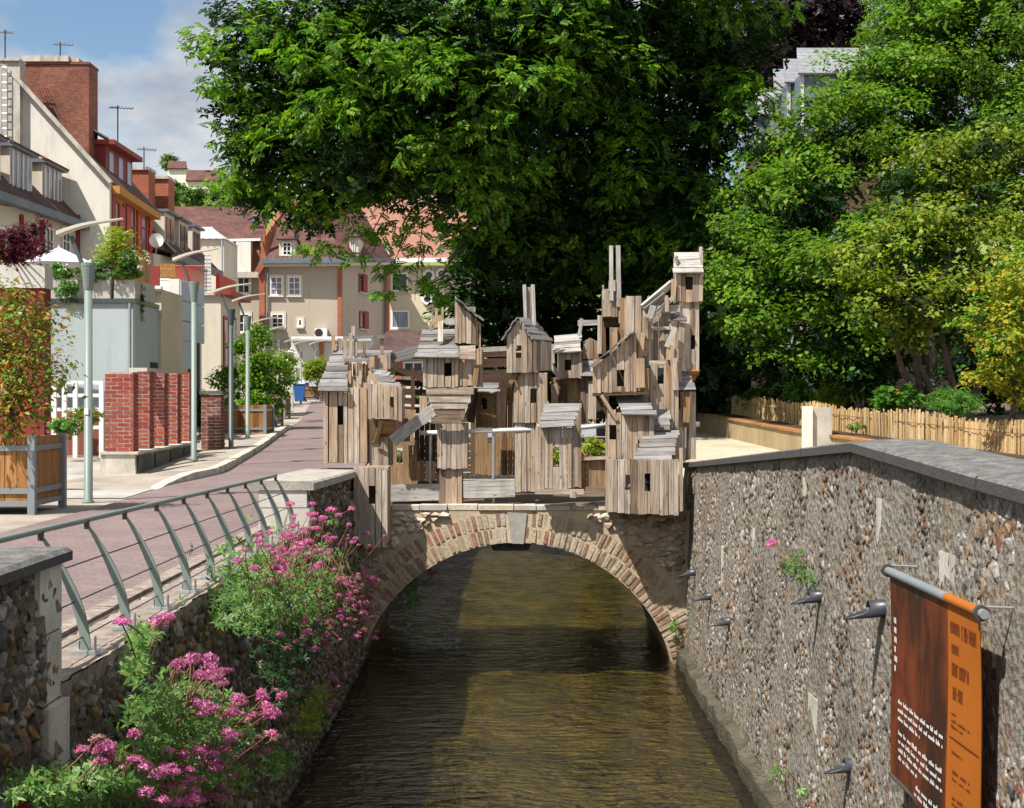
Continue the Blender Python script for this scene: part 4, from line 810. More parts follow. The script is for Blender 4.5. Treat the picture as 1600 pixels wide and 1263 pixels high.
for (a, b_) in ((-4, 8), (14, 26), (40, 52), (70, 82), (96, 108)): window(h1, pn, a, b_, 355, 400, WPAINT, GLASS, 2, 2, True, .08)
for px in (30, 62, 118): face(h1, pn, [(px, 430), (px+5, 430), (px+5, 336), (px, 336)], RRED, .2, 'brick_strip', .06)
# H2 white gable with the great chimney
h2 = thing('gable_house', 'tall white gabled house with huge brick chimney stack', 'house', (-17, 56, 1)); pn = PF(55.3)
face(h2, pn, [(-60, 40), (30, 128), (171, 287), (171, 720), (-60, 720)], RWHITE, .5)
q = MB(); a = W(-62, 36, 55.1); b_ = W(30, 126, 55.1); c = W(174, 286, 55.1)
for s_, e_ in ((a, b_), (b_, c)): q.obox(s_, e_, .28, (0, 1, 0), .14)
part('verge', q, CONC, h2)
roofpoly(h2, [W(30, 128, 55.9), W(172, 287, 55.9), W(172, 287, 55.9)+Vector((0, 1.5, 0)), W(30, 128, 55.9)+Vector((0, 1.5, 0))], TILED)
bx(h2, 'chimney', CHIM, wx(38, 56.4), wx(139, 56.4), 56.4, 57.6, 6, wz(97, 56.4)); bx(h2, 'chimney_cap', CONC, wx(36, 56.4), wx(108, 56.4), 56.3, 57.7, wz(97, 56.4)+.004, wz(88, 56.4)); bx(h2, 'chimney_pot', CONC, wx(110, 56.4), wx(122, 56.4), 56.5, 57.2, wz(97, 56.4)+.004, wz(90, 56.4)); bx(h2, 'chimney_band', CHIM, wx(37, 56.4), wx(140, 56.4), 56.36, 57.64, wz(101, 56.4), wz(97, 56.4))
bx(h2, 'concrete_stack', CONC, wx(-20, 55.0), wx(31, 55.0), 55.0, 55.6, 6, wz(96, 55)); bx(h2, 'stack_cap', CONC, wx(-21, 55), wx(32, 55), 54.9, 55.64, wz(96, 55)+.004, wz(92, 55))
q = MB()
for px in (3, 11): q.tube([W(px, 250, 54.85), W(px, 100, 54.85)], .02, 5)
for py in range(105, 250, 12): q.tube([W(3, py, 54.85), W(11, py, 54.85)], .015, 5)
part('ladder', q, STEEL, h2)
# H3 ochre house
h3 = thing('row_house', 'ochre house with red shutters and red painted dormer', 'house', (-16.2, 60, 1)); pn = Plane((-15.92, 56.2), (-16.3, 63.5))
face(h3, pn, [(173, 720), (236, 720), (236, 320), (173, 296)], RORANGE, 3)
face(h3, pn, [(171, 720), (176, 720), (176, 290), (171, 288)], REDW, .3, 'brick_strip', .12); face(h3, pn, [(231, 720), (235, 720), (235, 318), (231, 316)], REDP, .3, 'brick_strip', .1)
for (a, b_) in ((178, 185), (191, 198), (202, 209), (219, 228)):
    w = window(h3, pn, a, b_, 322 if a > 180 else 315, 392, REDW, CURT, 1, 2, True, .1); s_ = rect(pn, a-6, a-.5, 322, 392); part('shutter', slabr(pn, s_[0], s_[1], s_[2], s_[3], .02, .07), REDP, w)
a, b_, z0, z1 = rect(pn, 171, 237, 298, 306); part('cornice', slabr(pn, a, b_, 9.75, 10.05, 0, .4), RORANGE, h3)
roofpoly(h3, [(-15.6, 56.3, 10.1), (-15.9, 63.6, 10.1), (-19.5, 63.6, 14.0), (-19.5, 56.3, 14.0)], TILED)
d = bx(h3, 'dormer', REDW, -19, -16.5, 57.2, 61.2, 10.5, 11.95); bx(d, 'dormer_cap', REDW, -19, -16.1, 57.0, 61.4, 11.96, 12.15)
for yv in (57.6, 59.0, 60.3): bx(d, 'window', CURT, -16.52, -16.47, yv, yv+.6, 10.75, 11.8)
roofpoly(h3, [(-16.2, 57, 12.16), (-16.2, 61.4, 12.16), (-19.5, 61.4, 14.0), (-19.5, 57, 14.0)], ZINC, .06, 'dormer_roof')
for (x0, x1, yt, Yv) in ((197, 232, 266, 64.2), (229, 263, 280, 66)): c_ = bx(h3, 'chimney', CHIM2, wx(x0, Yv), wx(x1, Yv), Yv, Yv+1.2, 7, wz(yt, Yv)); bx(c_, 'chimney_cap', CONC, wx(x0-1, Yv), wx(x1+1, Yv), Yv-.1, Yv+1.3, wz(yt, Yv)+.004, wz(yt-5, Yv))
# H4
h4 = thing('row_house', 'far cream row house with three box dormers and dark eaves', 'house', (-16, 68, 1)); pn = Plane((-15.9, 63.8), (-15.6, 73))
face(h4, pn, [(240, 700), (330, 700), (330, 418), (240, 396)], RCREAM, 3)
roofpoly(h4, [(-15.2, 63.8, 8.15), (-15.0, 73, 8.15), (-19, 73, 12.2), (-19, 63.8, 12.2)], TILED); q = MB(); q.obox((-15.3, 63.8, 8.1), (-15.1, 73, 8.1), .3, (0, 0, 1), .3); part('gutter', q, GUTTER, h4)
for yv in (64.4, 67.2, 70.0):
    d = bx(h4, 'dormer', RCREAM, -19, -15.9, yv, yv+1.9, 8.5, 10.2); bx(d, 'dormer_cap', GUTTER, -19, -15.7, yv-.1, yv+2.0, 10.21, 10.33)
    for j in range(2): bx(d, 'window', GLASS, -15.92, -15.86, yv+.25+j*.8, yv+.85+j*.8, 8.8, 10.0)
    q = MB(); q.obox((-15.3, yv-.4, 8.3), (-17.3, yv-.4, 10.2), .1, (0, 1, 0), .12); part('valley_flashing', q, CONCL, d)
# satellite dish and aerials
def dish(c, r, label):
    t_ = thing('satellite_dish', label, 'satellite dish', tuple(c)); q = MB(); v = []; rings = 5; n = 24
    for i in range(rings+1):
        f = i/rings
        for k in range(n): a = 2*math.pi*k/n; v.append((c[0]+r*f*math.cos(a), c[1]-.22*r*f*f, c[2]+r*f*math.sin(a)))
    q.add(v, [(i*n+k, i*n+(k+1) % n, (i+1)*n+(k+1) % n, (i+1)*n+k) for i in range(rings) for k in range(n)]); smooth(part('reflector', q, WPAINT, t_))
    q = MB(); q.tube([(c[0], c[1], c[2]-r), (c[0], c[1]-.4, c[2]-.1)], .015, 5); q.tube([(c[0], c[1]+.02, c[2]-.1), (c[0]-.2, c[1]+.6, c[2]-.5)], .03, 6); part('feed_arm', q, STEEL, t_)
dish(W(245, 376, 58), .30, 'round white satellite dish on the ochre house corner')
def aerial(px, py, Yv, hpx, wpx, label, n=7):
    b_ = W(px, py, Yv); t_ = thing('tv_aerial', label, 'aerial', tuple(b_)); q = MB(); top = W(px, py-hpx, Yv); q.tube([b_, top], .03, 6); part('mast', q, CABLE, t_)
    q = MB(); l_, r_ = W(px-wpx*.35, py-hpx+3, Yv), W(px+wpx*.65, py-hpx+5, Yv); q.tube([l_, r_], .022, 5)
    for k in range(n): c_ = l_.lerp(r_, (k+.5)/n); q.tube([c_+Vector((0, -.25, -.10)), c_+Vector((0, .25, .12))], .012, 4)
    part('antenna', q, CABLE, t_)
aerial(184, 240, 58, 75, 38, 'tall tv aerial mast on the ochre house roof'); aerial(225, 268, 64, 38, 30, 'low tv aerial beside the orange chimneys', 6); aerial(94, 90, 56.9, 24, 32, 'tv aerial on top of the great chimney', 5); aerial(8, 95, 55.2, 48, 20, 'tv aerial on the concrete stack at far left', 4)
# grey garage with roof terrace
g = thing('garage_block', 'blue grey rendered block with concrete planters on its roof edge', 'building', tuple(W(140, 700, 36)))
bx(g, 'wall', RGREY, wx(40, 36), wx(211, 36), 36, 38.4, .2, wz(474, 36)); bx(g, 'ledge', METALD, wx(40, 36), wx(212.5, 36), 35.93, 38.4, wz(474, 36)+.004, wz(467, 36)); bx(g, 'doorway', DARK, wx(211, 36), wx(211, 36)+.03, 37.5, 38.2, .3, 2.6)
q = MB(); q.tube([W(203, 474, 35.9), W(203, 690, 35.9)], .045, 6); part('downpipe', q, STEEL, g); bx(g, 'meter_box', CONCL, wx(180, 36), wx(190, 36), 35.9, 36, wz(640, 36), wz(615, 36))
for (a, b_, lb) in ((60, 121, 'long concrete trough with white roses on the grey block'), (132, 172, 'concrete trough in the middle of the grey block'), (178, 211, 'concrete trough at the right corner of the grey block')):
    t_ = thing('concrete_trough', lb, 'planter', tuple(W((a+b_)/2, 467, 36.2)), 'troughs on the grey block'); bx(t_, 'trough', CONCL, wx(a, 36), wx(b_, 36), 36.0, 36.5 if b_ < 205 else 38.0, wz(467, 36)+.008, wz(437, 36)); bx(t_, 'soil', SOIL, wx(a, 36)+.05, wx(b_, 36)-.05, 36.05, 36.45, wz(437, 36), wz(437, 36)+.02)
r_ = thing('garden_wall', 'dark red wall with pale grey parapet behind the photinia', 'wall', tuple(W(30, 700, 34))); bx(r_, 'wall', RRED, wx(-60, 34), wx(69, 34), 34, 34.5, .2, wz(450, 34))
q = MB(); q.prism([W(-60, 450, 33.95), W(70, 450, 33.95), W(70, 420, 33.95), W(68, 416, 33.95), W(-60, 398, 33.95)], (0, .6, 0)); part('parapet', q, RLIGHT, r_)
# narrow cream annex, white pier, panelled balcony
g2 = thing('annex', 'narrow cream annex with rounded mouldings beside the grey block', 'building', tuple(W(243, 690, 38.5))); bx(g2, 'wall', RYEL, wx(225, 38.5), wx(252, 38.5), 38.5, 41, .2, wz(452, 38.5))
for py in (452, 490): q = MB(); q.tube([W(232, py, 38.42), W(253, py, 38.42)], .09, 8); part('moulding', q, CONC, g2)
bx(g2, 'window', DARK, wx(241, 38.5), wx(246, 38.5), 38.47, 38.52, wz(575, 38.5), wz(515, 38.5)); bx(g2, 'railing', REDW, wx(235, 38.5), wx(249, 38.5), 38.5, 38.56, wz(449, 38.5), wz(416, 38.5))
g3 = thing('balcony_block', 'white pier carrying a balcony clad in blue grey panels', 'building', tuple(W(280, 690, 44)))
bx(g3, 'wall', RWHITE, wx(250, 44), wx(271, 44), 44, 48, .2, wz(496, 44)); bx(g3, 'slab', CONCD, wx(250, 44), wx(281, 44), 43.6, 47, wz(497, 44)+.006, wz(491, 44)); bx(g3, 'cheek', RWHITE, wx(264, 43.5), wx(280, 43.5), 43.5, 46.6, wz(491, 43.5)+.02, wz(436, 43.5))
X = wx(281, 43.5)
for i in range(3):
    for j in range(3 if i else 3): bx(g3, 'panel', BLUEP, X-.02, X+.04, 43.52+i*1.1, 43.52+(i+1)*1.1-.03, wz(436, 43.5)-.02-(j+1)*.62, wz(436, 43.5)-.05-j*.62)
bx(g3, 'panel', BLUEP, X-.02, X+.04, 43.52, 45.1, wz(436, 43.5)-2.75, wz(436, 43.5)-1.9); bx(g3, 'door', DARK, wx(271, 44), wx(271, 44)+.03, 46, 47.6, .4, wz(530, 46))
q = MB()
for k in range(9): q.tube([W(251+k*1.6, 480, 44.2), W(251+k*1.6, 438, 44.2)], .02, 4)
q.tube([W(250, 437, 44.2), W(266, 437, 44.2)], .03, 5); part('balustrade', q, WPAINT, g3)
for k in range(4): q = MB(); q.box(wx(243, 46), wx(274, 46), 46, 46.04, wz(433, 46)+k*.11, wz(433, 46)+k*.11+.1); part('timber_board', q, WOODO, g3)
bx(g3, 'shop_wall', RCREAM, wx(230, 47.5), wx(271, 47.5)-.2, 48, 50, .2, 4.6)
# cream block with red parapet
g4 = thing('shop_block', 'cream building with red parapet and ochre shopfront', 'building', tuple(W(340, 680, 56)))
bx(g4, 'wall', RCREAM, wx(300, 56), wx(345, 56), 56, 60, .5, wz(462, 56)); pn = Plane((wx(345, 56), 56.02), (wx(373, 60), 60)); face(g4, pn, [(345.5, 690), (372, 690), (372, 470), (345.5, 466)], RYEL, .4, 'shopfront')
for (a, b_) in ((348, 356), (359, 367)): window(g4, pn, a, b_, 495, 580, REDW, GLASS, 1, 2, True, .12)
a, b_, z0, z1 = rect(pn, 343, 376, 459, 467); part('awning', slabr(pn, a, b_, z0, z1, -.2, .45), REDW, g4); a, b_, z0, z1 = rect(pn, 347, 372, 434, 458); part('parapet', slabr(pn, a, b_, z0, z1, -.25, -.1), REDP, g4)
bx(g4, 'cornice', CONC, wx(300, 56), wx(346, 56), 55.85, 60, wz(462, 56)+.004, wz(458, 56)); q = MB()
for k in range(4): q.tube([W(321+k*2.6, 458, 56), W(321+k*2.6, 398, 56)], .03, 4)
for k in range(10): q.tube([W(320, 400+k*6, 56), W(330, 400+k*6, 56)], .03, 4)
part('trellis', q, WPAINT, g4); q = MB()
for k in range(18): q.tube([W(262+k*3.3, 452, 55.9), W(262+k*3.3, 416, 55.9)], .02, 4)
q.tube([W(262, 416, 55.9), W(320, 416, 55.9)], .03, 5); part('balustrade', q, REDP, g4)
# back houses
h5 = thing('corner_house', 'big beige corner house with plum hipped roof and brick corner strips', 'house', (-13, 88, 1.5)); p5 = PF(88); ps = Plane((wx(531, 88), 88.02), (wx(607, 97), 97))
face(h5, p5, [(412, 640), (531, 640), (531, 410), (412, 410)], RBEIGE, .5); face(h5, ps, [(531.5, 640), (607, 640), (607, 412), (531.5, 410)], RBEIGE, .5)
face(h5, p5, [(527.5, 640), (534.5, 640), (534.5, 410), (527.5, 410)], CHIM2, .3, 'brick_strip', .08); face(h5, p5, [(405, 640), (414, 640), (414, 345), (405, 420)], CHIM2, .3, 'brick_strip', .08); face(h5, ps, [(602, 640), (607, 640), (607, 412), (602, 412)], CHIM2, .3, 'brick_strip', .08)
rf = roofpoly(h5, [W(409, 407, 87.4), W(538, 405, 87.3), W(500, 331, 92.5), W(446, 329, 92.5)], TILE); roofpoly(h5, [W(538.5, 405, 87.3), W(612, 405, 97), W(560, 320, 99), W(500.5, 331, 92.5)], TILE)
q = MB(); q.obox(W(408, 408.5, 87.2), W(539, 407, 87.1), .3, (0, 0, 1), .35); q.obox(W(539, 407, 87.1), W(612, 407, 97), .3, (0, 0, 1), .35); part('gutter', q, GUTTER, h5)
q = MB(); q.obox(W(412, 413.5, 87.6), W(537, 412, 87.5), .25, (0, 0, 1), .5); q.obox(W(537, 412, 87.5), W(610, 412, 97), .25, (0, 0, 1), .5); part('eaves', q, RCREAM, h5)
for (a, b_, c, d) in ((422, 442, 432, 462), (450, 470, 432, 462), (424, 444, 490, 513)): window(h5, p5, a, b_, c, d, WPAINT, CURT if c < 470 else GLASS, 2, 3, True, .09, None, RCREAM)
window(h5, p5, 465, 473, 498, 511, WPAINT, GLASS, 1, 1, True, .1, None, RCREAM)
for (a, b_, c, d) in ((560, 571, 429, 457), (561, 573, 487, 514)): w = window(h5, ps, a, b_, c, d, REDW, GLASS, 1, 1, True, .1, None, None); s_ = rect(ps, b_-5, b_+1.5, c, d); part('shutter', slabr(ps, s_[0], s_[1], s_[2], s_[3], .02, .09), REDW, w)
for (a, b_, c, d, Yv) in ((436, 461, 374, 402, 87.8), (546, 560, 370, 402, 90)):
    dm = bx(h5, 'dormer', RCREAM, wx(a, Yv), wx(b_, Yv), Yv, Yv+3, wz(d, Yv), wz(c, Yv)); window(dm, PF(Yv), a+5, b_-5, c+4, d-2, WPAINT, GLASS, 2, 3, False, .09)
    zt = wz(c, Yv); xa, xb = wx(a-3, Yv), wx(b_+3, Yv); xm = (xa+xb)/2
    for tri in ([(xa, Yv-.3, zt), (xb, Yv-.3, zt), (xm, Yv+1.6, zt+1.0)], [(xb, Yv-.3, zt), (xb, Yv+3, zt), (xm, Yv+1.6, zt+1.0)], [(xa, Yv-.3, zt), (xa, Yv+3, zt), (xm, Yv+1.6, zt+1.0)]): roofpoly(dm, tri, TILE, .08, 'dormer_roof')
q = MB(); q.prism([W(403, 432, 87.7), W(409, 378, 87.7), W(432, 333, 92), W(446, 326, 93), W(440, 345, 92), W(418, 408, 87.7)], (0, .5, 0)); part('party_wall', q, CHIM2, h5)
bx(h5, 'chimney', CHIM2, wx(449, 93), wx(463, 93), 93, 94.2, 12, wz(313, 93))
bx(h5, 'air_conditioner', WPAINT, wx(492, 87.6), wx(511, 87.6), 87.5, 87.95, wz(527, 87.6), wz(513, 87.6)); q = MB(); q._lathe([(.25, 0), (.25, .02)], (0, 0, 0), 16); q.v = [(v[0]+wx(498, 87.5), 87.49-v[2], v[1]+wz(520, 87.5)) for v in q.v]; part('fan_grille', q, DARK, h5)
for (pp, px) in ((p5, 419), (ps, 598)): a = pp.pt(px, 415)+pp.n*.12; q = MB(); q.tube([a, Vector((a.x, a.y, 1.6))], .06, 6); part('downpipe', q, GUTTER, h5)
h6 = thing('mansard_house', 'beige house with brick mansard storey and long plum roof', 'house', (-19, 89, 1.5)); p6 = PF(89)
face(h6, p6, [(340, 640), (405, 640), (405, 430), (340, 430)], RBEIGE, .5); q = MB(); q.prism([W(352, 427, 89), W(406, 427, 89), W(405, 377, 89.8), W(353, 377, 89.8)], (0, .5, 0)); part('mansard', q, CHIM, h6); bx(h6, 'loading_door', RWHITE, wx(369, 88.9), wx(392, 88.9), 88.85, 89.6, wz(425, 88.9), wz(378, 88.9))
q = MB(); q.obox(W(344, 430, 88.6), W(407, 430, 88.6), .35, (0, 0, 1), .5); part('gutter', q, CONC, h6); q = MB(); q.obox(W(352, 376, 89.5), W(408, 375, 89.5), .15, (0, 0, 1), .4); part('upper_gutter', q, WPAINT, h6)
roofpoly(h6, [W(255, 378, 89.6), W(408, 376, 89.6), W(425, 323, 95), W(255, 323, 95)], TILE); bx(h6, 'skylight', CURT, wx(398, 92), wx(408, 92), 91.2, 91.5, wz(349, 92), wz(339, 92))
for (c, d) in ((433, 459), (490, 520)): window(h6, p6, 371, 391, c, d, WPAINT, GLASS, 2, 2, True, .09, None, RCREAM)
h7 = thing('stair_tower', 'small cream stair block with ribbed zinc hipped roof', 'building', tuple(W(322, 600, 82))); bx(h7, 'wall', RCREAM, wx(296, 82), wx(350, 82), 82, 86, 1.4, wz(374, 82)); q = MB(); q.add([W(292, 373, 81.8), W(352, 373, 81.8), W(352, 373, 81.8)+Vector((0, 4, 0)), W(292, 373, 81.8)+Vector((0, 4, 0)), W(302, 355, 83.5), W(330, 355, 83.5)], [(0, 1, 5, 4), (1, 2, 5), (2, 3, 4, 5), (3, 0, 4), (3, 2, 1, 0)]); part('roof', q, ZINC, h7); q = MB(); q.tube([W(347, 376, 81.8), W(347, 470, 81.8)], .06, 6); part('downpipe', q, STEEL, h7)
for k in range(6): q = MB(); q.tube([W(296+k*10.5, 372.6, 81.75), W(303+k*5.4, 355, 83.45)], .035, 4); part('roof_rib', q, CONCL, h7)
h8 = thing('pink_roof_house', 'cream house with pink tiled roof and round windows behind the tree', 'house', tuple(W(650, 600, 99))); p8 = PF(99)
face(h8, p8, [(600, 640), (760, 640), (760, 415), (600, 415)], RYEL, .5); roofpoly(h8, [W(540, 406, 98.3), W(760, 404, 98.3), W(760, 302, 106), W(560, 308, 106)], TILEP); q = MB(); q.obox(W(600, 408, 98.2), W(760, 406, 98.2), .3, (0, 0, 1), .4); part('eaves', q, WPAINT, h8)
window(h8, p8, 611, 640, 485, 514, WPAINT, CURT, 1, 1, True, .12); window(h8, p8, 611, 638, 426, 456, WPAINT, GLASS, 1, 1, True, .12); bx(h8, 'dormer', WPAINT, wx(575, 98.4), wx(608, 98.4), 98.4, 101, wz(400, 98.4), wz(381, 98.4)); bx(h8, 'dormer_window', GLASS, wx(578, 98.4), wx(590, 98.4), 98.37, 98.5, wz(398, 98.4), wz(385, 98.4))
roofpoly(h8, [W(655, 394, 99.1), W(675, 394, 99.1), W(679, 380, 100.1), W(660, 380, 100.1)], CURT, .1, 'skylight')
for (px, py) in ((668, 468), (670, 430), (690, 428)):
    q = MB(); n = 20; c_ = W(px, py, 98.9); q.tube([c_+Vector((.33*math.cos(2*math.pi*k/n), 0, .33*math.sin(2*math.pi*k/n))) for k in range(n+1)], .1, 6); o = part('round_window', q, WPAINT, h8); q = MB(); q.add([c_+Vector((.3*math.cos(2*math.pi*k/n), .02, .3*math.sin(2*math.pi*k/n))) for k in range(n)], [tuple(range(n))]); part('pane', q, GLASS, o)
h9 = thing('low_annex', 'low pale annex with dark hipped roof behind the wooden village', 'building', tuple(W(560, 640, 80)))
bx(h9, 'wall', RLIGHT, wx(455, 83), wx(575, 83), 83, 86, 1.2, wz(528, 83)); bx(h9, 'wall', RCREAM, wx(515, 79), wx(665, 79), 79, 82.5, 1, wz(557, 79)); roofpoly(h9, [W(565, 558, 78.5), W(668, 558, 78.5), W(655, 517, 83), W(605, 517, 83)], TILED); roofpoly(h9, [W(455, 530, 82.4), W(580, 530, 82.4), W(580, 526, 84), W(455, 526, 84)], ZINC, .1)
bx(h9, 'brick_strip', CHIM2, wx(499, 82.9), wx(505, 82.9), 82.85, 82.98, 1.2, wz(529, 82.9)); window(h9, PF(79), 630, 662, 565, 582, WPAINT, GLASS, 2, 1, True, .1); bx(h9, 'brick_pier', CHIM2, wx(618, 78.9), wx(628, 78.9), 78.8, 79, 1, wz(560, 78.9)); bx(h9, 'garage_front', RCREAM, wx(432, 80), wx(462, 80), 80, 82, 1.3, wz(575, 80))
# slate roofed house on the right above the shrubs
h10 = thing('slate_house', 'grey slate clad house with stepped dormer roofs above the shrubs', 'house', tuple(W(1270, 640, 58)))
for (x0, x1, yt, ye, yb, Yv) in ((1247, 1345, 75, 114, 205, 56), (1226, 1252, 92, 128, 212, 57.5), (1210, 1236, 108, 146, 222, 59), (1172, 1214, 146, 178, 232, 60.5)):
    d = bx(h10, 'dormer', SLATEW, wx(x0+5, Yv), wx(x1, Yv), Yv, Yv+3, wz(yb, Yv), wz(ye, Yv)); roofpoly(d, [W(x0, ye, Yv-.25), W(x1+2, ye, Yv-.25), W(x1-3, yt, Yv+1.2), W(x0-2, yt, Yv+1.2)], SLATE, .08, 'dormer_roof'); bx(d, 'corner_board', RLIGHT, wx(x0+4, Yv), wx(x0+9, Yv), Yv-.05, Yv, wz(yb, Yv), wz(ye, Yv))
roofpoly(h10, [W(1165, 232, 60), W(1380, 190, 54.5), W(1380, 110, 62), W(1165, 150, 68)], SLATE); face(h10, Plane((wx(1165, 60.4), 60.4), (wx(1380, 55), 55)), [(1165, 640), (1380, 640), (1380, 200), (1165, 240)], WOODD, .5)
# houses on the hill
for (x0, x1, ye, yr, yb, Yv, lb) in ((291, 350, 281, 266, 300, 235, 'white cottage with brown roof on the hilltop'), (262, 292, 262, 252, 292, 245, 'half timbered gabled cottage on the hilltop'), (655, 720, 285, 278, 300, 235, 'pale bungalow on the hill seen through the tree')):
    t_ = thing('hill_house', lb, 'house', tuple(W((x0+x1)/2, yb, Yv))); bx(t_, 'wall', RWHITE, wx(x0, Yv), wx(x1, Yv), Yv, Yv+8, wz(yb+6, Yv), wz(ye, Yv)); roofpoly(t_, [W(x0-1, ye+1, Yv-.5), W(x1+1, ye+1, Yv-.5), W(x1-1, yr, Yv+4), W(x0+1, yr, Yv+4)], TILE, .2)
    for k in range(2): cxp = x0+(x1-x0)*(.35+.3*k); window(t_, PF(Yv), cxp-2.5, cxp+2.5, ye+3, ye+9, WPAINT, BLUEP, 2, 1, False, .15)
# ------------------------------------------------------------------ trees and plants
def T_ash():
    v = []; f = []
    for k in range(9):
        if k == 8: c, d = .78, (1, 0)
        else: c, d = .18+.16*(k//2), (.62, .78 if k % 2 else -.78)
        L, w = .34, .085; dx, dy = d; nx_, ny_ = -dy, dx; z = -.16*c*c
        a = (c, 0, z); b_ = (c+dx*L*.45+nx_*w, dy*L*.45+ny_*w, z+.01); e = (c+dx*L, dy*L, z-.07); g_ = (c+dx*L*.45-nx_*w, dy*L*.45-ny_*w, z+.01)
        i = len(v); v += [a, b_, e, g_]; f.append((i, i+1, i+2, i+3))
    return np.array(v), np.array(f)
def T_leaf(w=.28): return np.array([(0, 0, 0), (.42, w, .05), (1, 0, -.10), (.42, -w, .05)]), np.array([(0, 1, 2, 3)])
def T_sprig(n=5, w=.16, sp=.9):
    r = random.Random(n); v = []; f = []
    for k in range(n):
        a = 2*math.pi*k/n+r.uniform(-.3, .3); c = .12*k; L = r.uniform(.5, .8); dx, dy = math.cos(a)*sp, math.sin(a)*sp; nx_, ny_ = -math.sin(a)*w, math.cos(a)*w; up = .35*(1-sp)
        i = len(v); v += [(c*.4, 0, c*.6), (c*.4+dx*L*.45+nx_, dy*L*.45+ny_, c*.6+.12+up), (c*.4+dx*L, dy*L, c*.6+.02+up), (c*.4+dx*L*.45-nx_, dy*L*.45-ny_, c*.6+.12+up)]; f.append((i, i+1, i+2, i+3))
    return np.array(v), np.array(f)
def stamp(P_, N_, D_, S_, tm):
    """place a leaf template at points P with normals N, directions D, sizes S -> verts, quads"""
    tv, tf = tm; n = len(P_)
    N_ = N_/np.linalg.norm(N_, axis=1, keepdims=True); D_ = D_-N_*(D_*N_).sum(1, keepdims=True); D_ = D_/np.maximum(1e-6, np.linalg.norm(D_, axis=1, keepdims=True)); B_ = np.cross(N_, D_)
    V = P_[:, None, :]+S_[:, None, None]*(tv[None, :, 0:1]*D_[:, None, :]+tv[None, :, 1:2]*B_[:, None, :]+tv[None, :, 2:3]*N_[:, None, :])
    Fq = (tf[None]+(np.arange(n)*len(tv))[:, None, None]).reshape(-1, tf.shape[1]); return V.reshape(-1, 3), Fq
def unit(n):
    d = NR.normal(size=(n, 3)); return d/np.linalg.norm(d, axis=1, keepdims=True)
def blob_leaves(blobs, tm, size, cd, per, spread, inner=.25, droop=.35, up=.9):
    """clumps of leaves over the shells of the crown's lobes, plus a loose filling"""
    Ps = []; Ns = []
    for (c, r) in blobs:
        c = np.array(c, float); r = np.array(r, float); area = 4*math.pi*((r[0]*r[1])**1.6+(r[0]*r[2])**1.6+(r[1]*r[2])**1.6)**(1/1.6)/3**(1/1.6)
        n = max(3, int(area*cd)); d = unit(n); d = d[(d[:, 1] < .35) | (NR.random(n) < .3)]
        cc = c+d*r*NR.uniform(.72, 1.06, (len(d), 1)); k = NR.poisson(per, len(d))
        q = np.repeat(cc, k, 0); dn = np.repeat(d, k, 0); Ps.append(q+NR.normal(size=q.shape)*spread*np.array([1, 1, .6])); Ns.append(dn)
        m_ = int(len(q)*inner)
        if m_: d2 = unit(m_); Ps.append(c+d2*r*NR.uniform(.2, .85, (m_, 1))); Ns.append(d2)
    Pq = np.concatenate(Ps); Nq = np.concatenate(Ns); n = len(Pq)
    N2 = Nq*.55+np.array([0, 0, up])+NR.normal(size=(n, 3))*.45; D2 = NR.normal(size=(n, 3))+Nq*.6+np.array([0, 0, -droop*1.6])
    return stamp(Pq, N2, D2, size*NR.uniform(.5, 1.4, n), tm)
def lobes(blobs, n=8, f=.42, flat=.62):
    out = []
    for (c, r) in blobs:
        d = unit(n); d[:, 1] -= .25; d[:, 2] += .1; d /= np.linalg.norm(d, axis=1, keepdims=True)
        for k in range(n): g_ = f*R.uniform(.7, 1.25); out.append((tuple(np.array(c)+d[k]*np.array(r)*.78), (r[0]*g_, r[1]*g_, r[2]*g_*flat)))
    return out
def crown(root, blobs, tm, size, cd, per, spread, mat, name='crown', **k):
    V, Fq = blob_leaves(blobs, tm, size, cd, per, spread, **k); return link(name, array_mesh(name, V-np.array(org(root)), Fq), mat, root)
def PB(l): return [((wx(px, Y), Y, wz(py, Y)), (r if hasattr(r, '__len__') else (r, r*.9, r*.85))) for (px, py, Y, r) in l]
def trunk(root, base, blobs, r0, mat=BARK, lim=10, fork=.45):
    base = Vector(base); cs = [Vector(b[0]) for b in blobs]; mid = sum(cs, Vector())/len(cs); fk = base.lerp(Vector((mid.x*.3+base.x*.7, mid.y*.3+base.y*.7, mid.z)), fork)
    q = MB(); q.tube([base-Vector((0, 0, .3)), base+Vector((0, 0, .15)), base.lerp(fk, .5)+Vector((R.uniform(-.1, .1), 0, 0)), fk], [r0*1.35, r0*1.1, r0*.9, r0*.75], 10)
    part('trunk', q, mat, root); q = MB()
    for c in cs[:lim]:
        m_ = fk.lerp(c, .5)+Vector((R.uniform(-.2, .2), R.uniform(-.2, .2), (c-fk).length*.08)); q.tube([fk, m_, c], [r0*.5, r0*.3, r0*.08], 6)
    part('limbs', q, mat, root)['kind'] = 'stuff'
ASHT, LEAF, LEAFW, SPR = T_ash(), T_leaf(.26), T_leaf(.36), T_sprig()
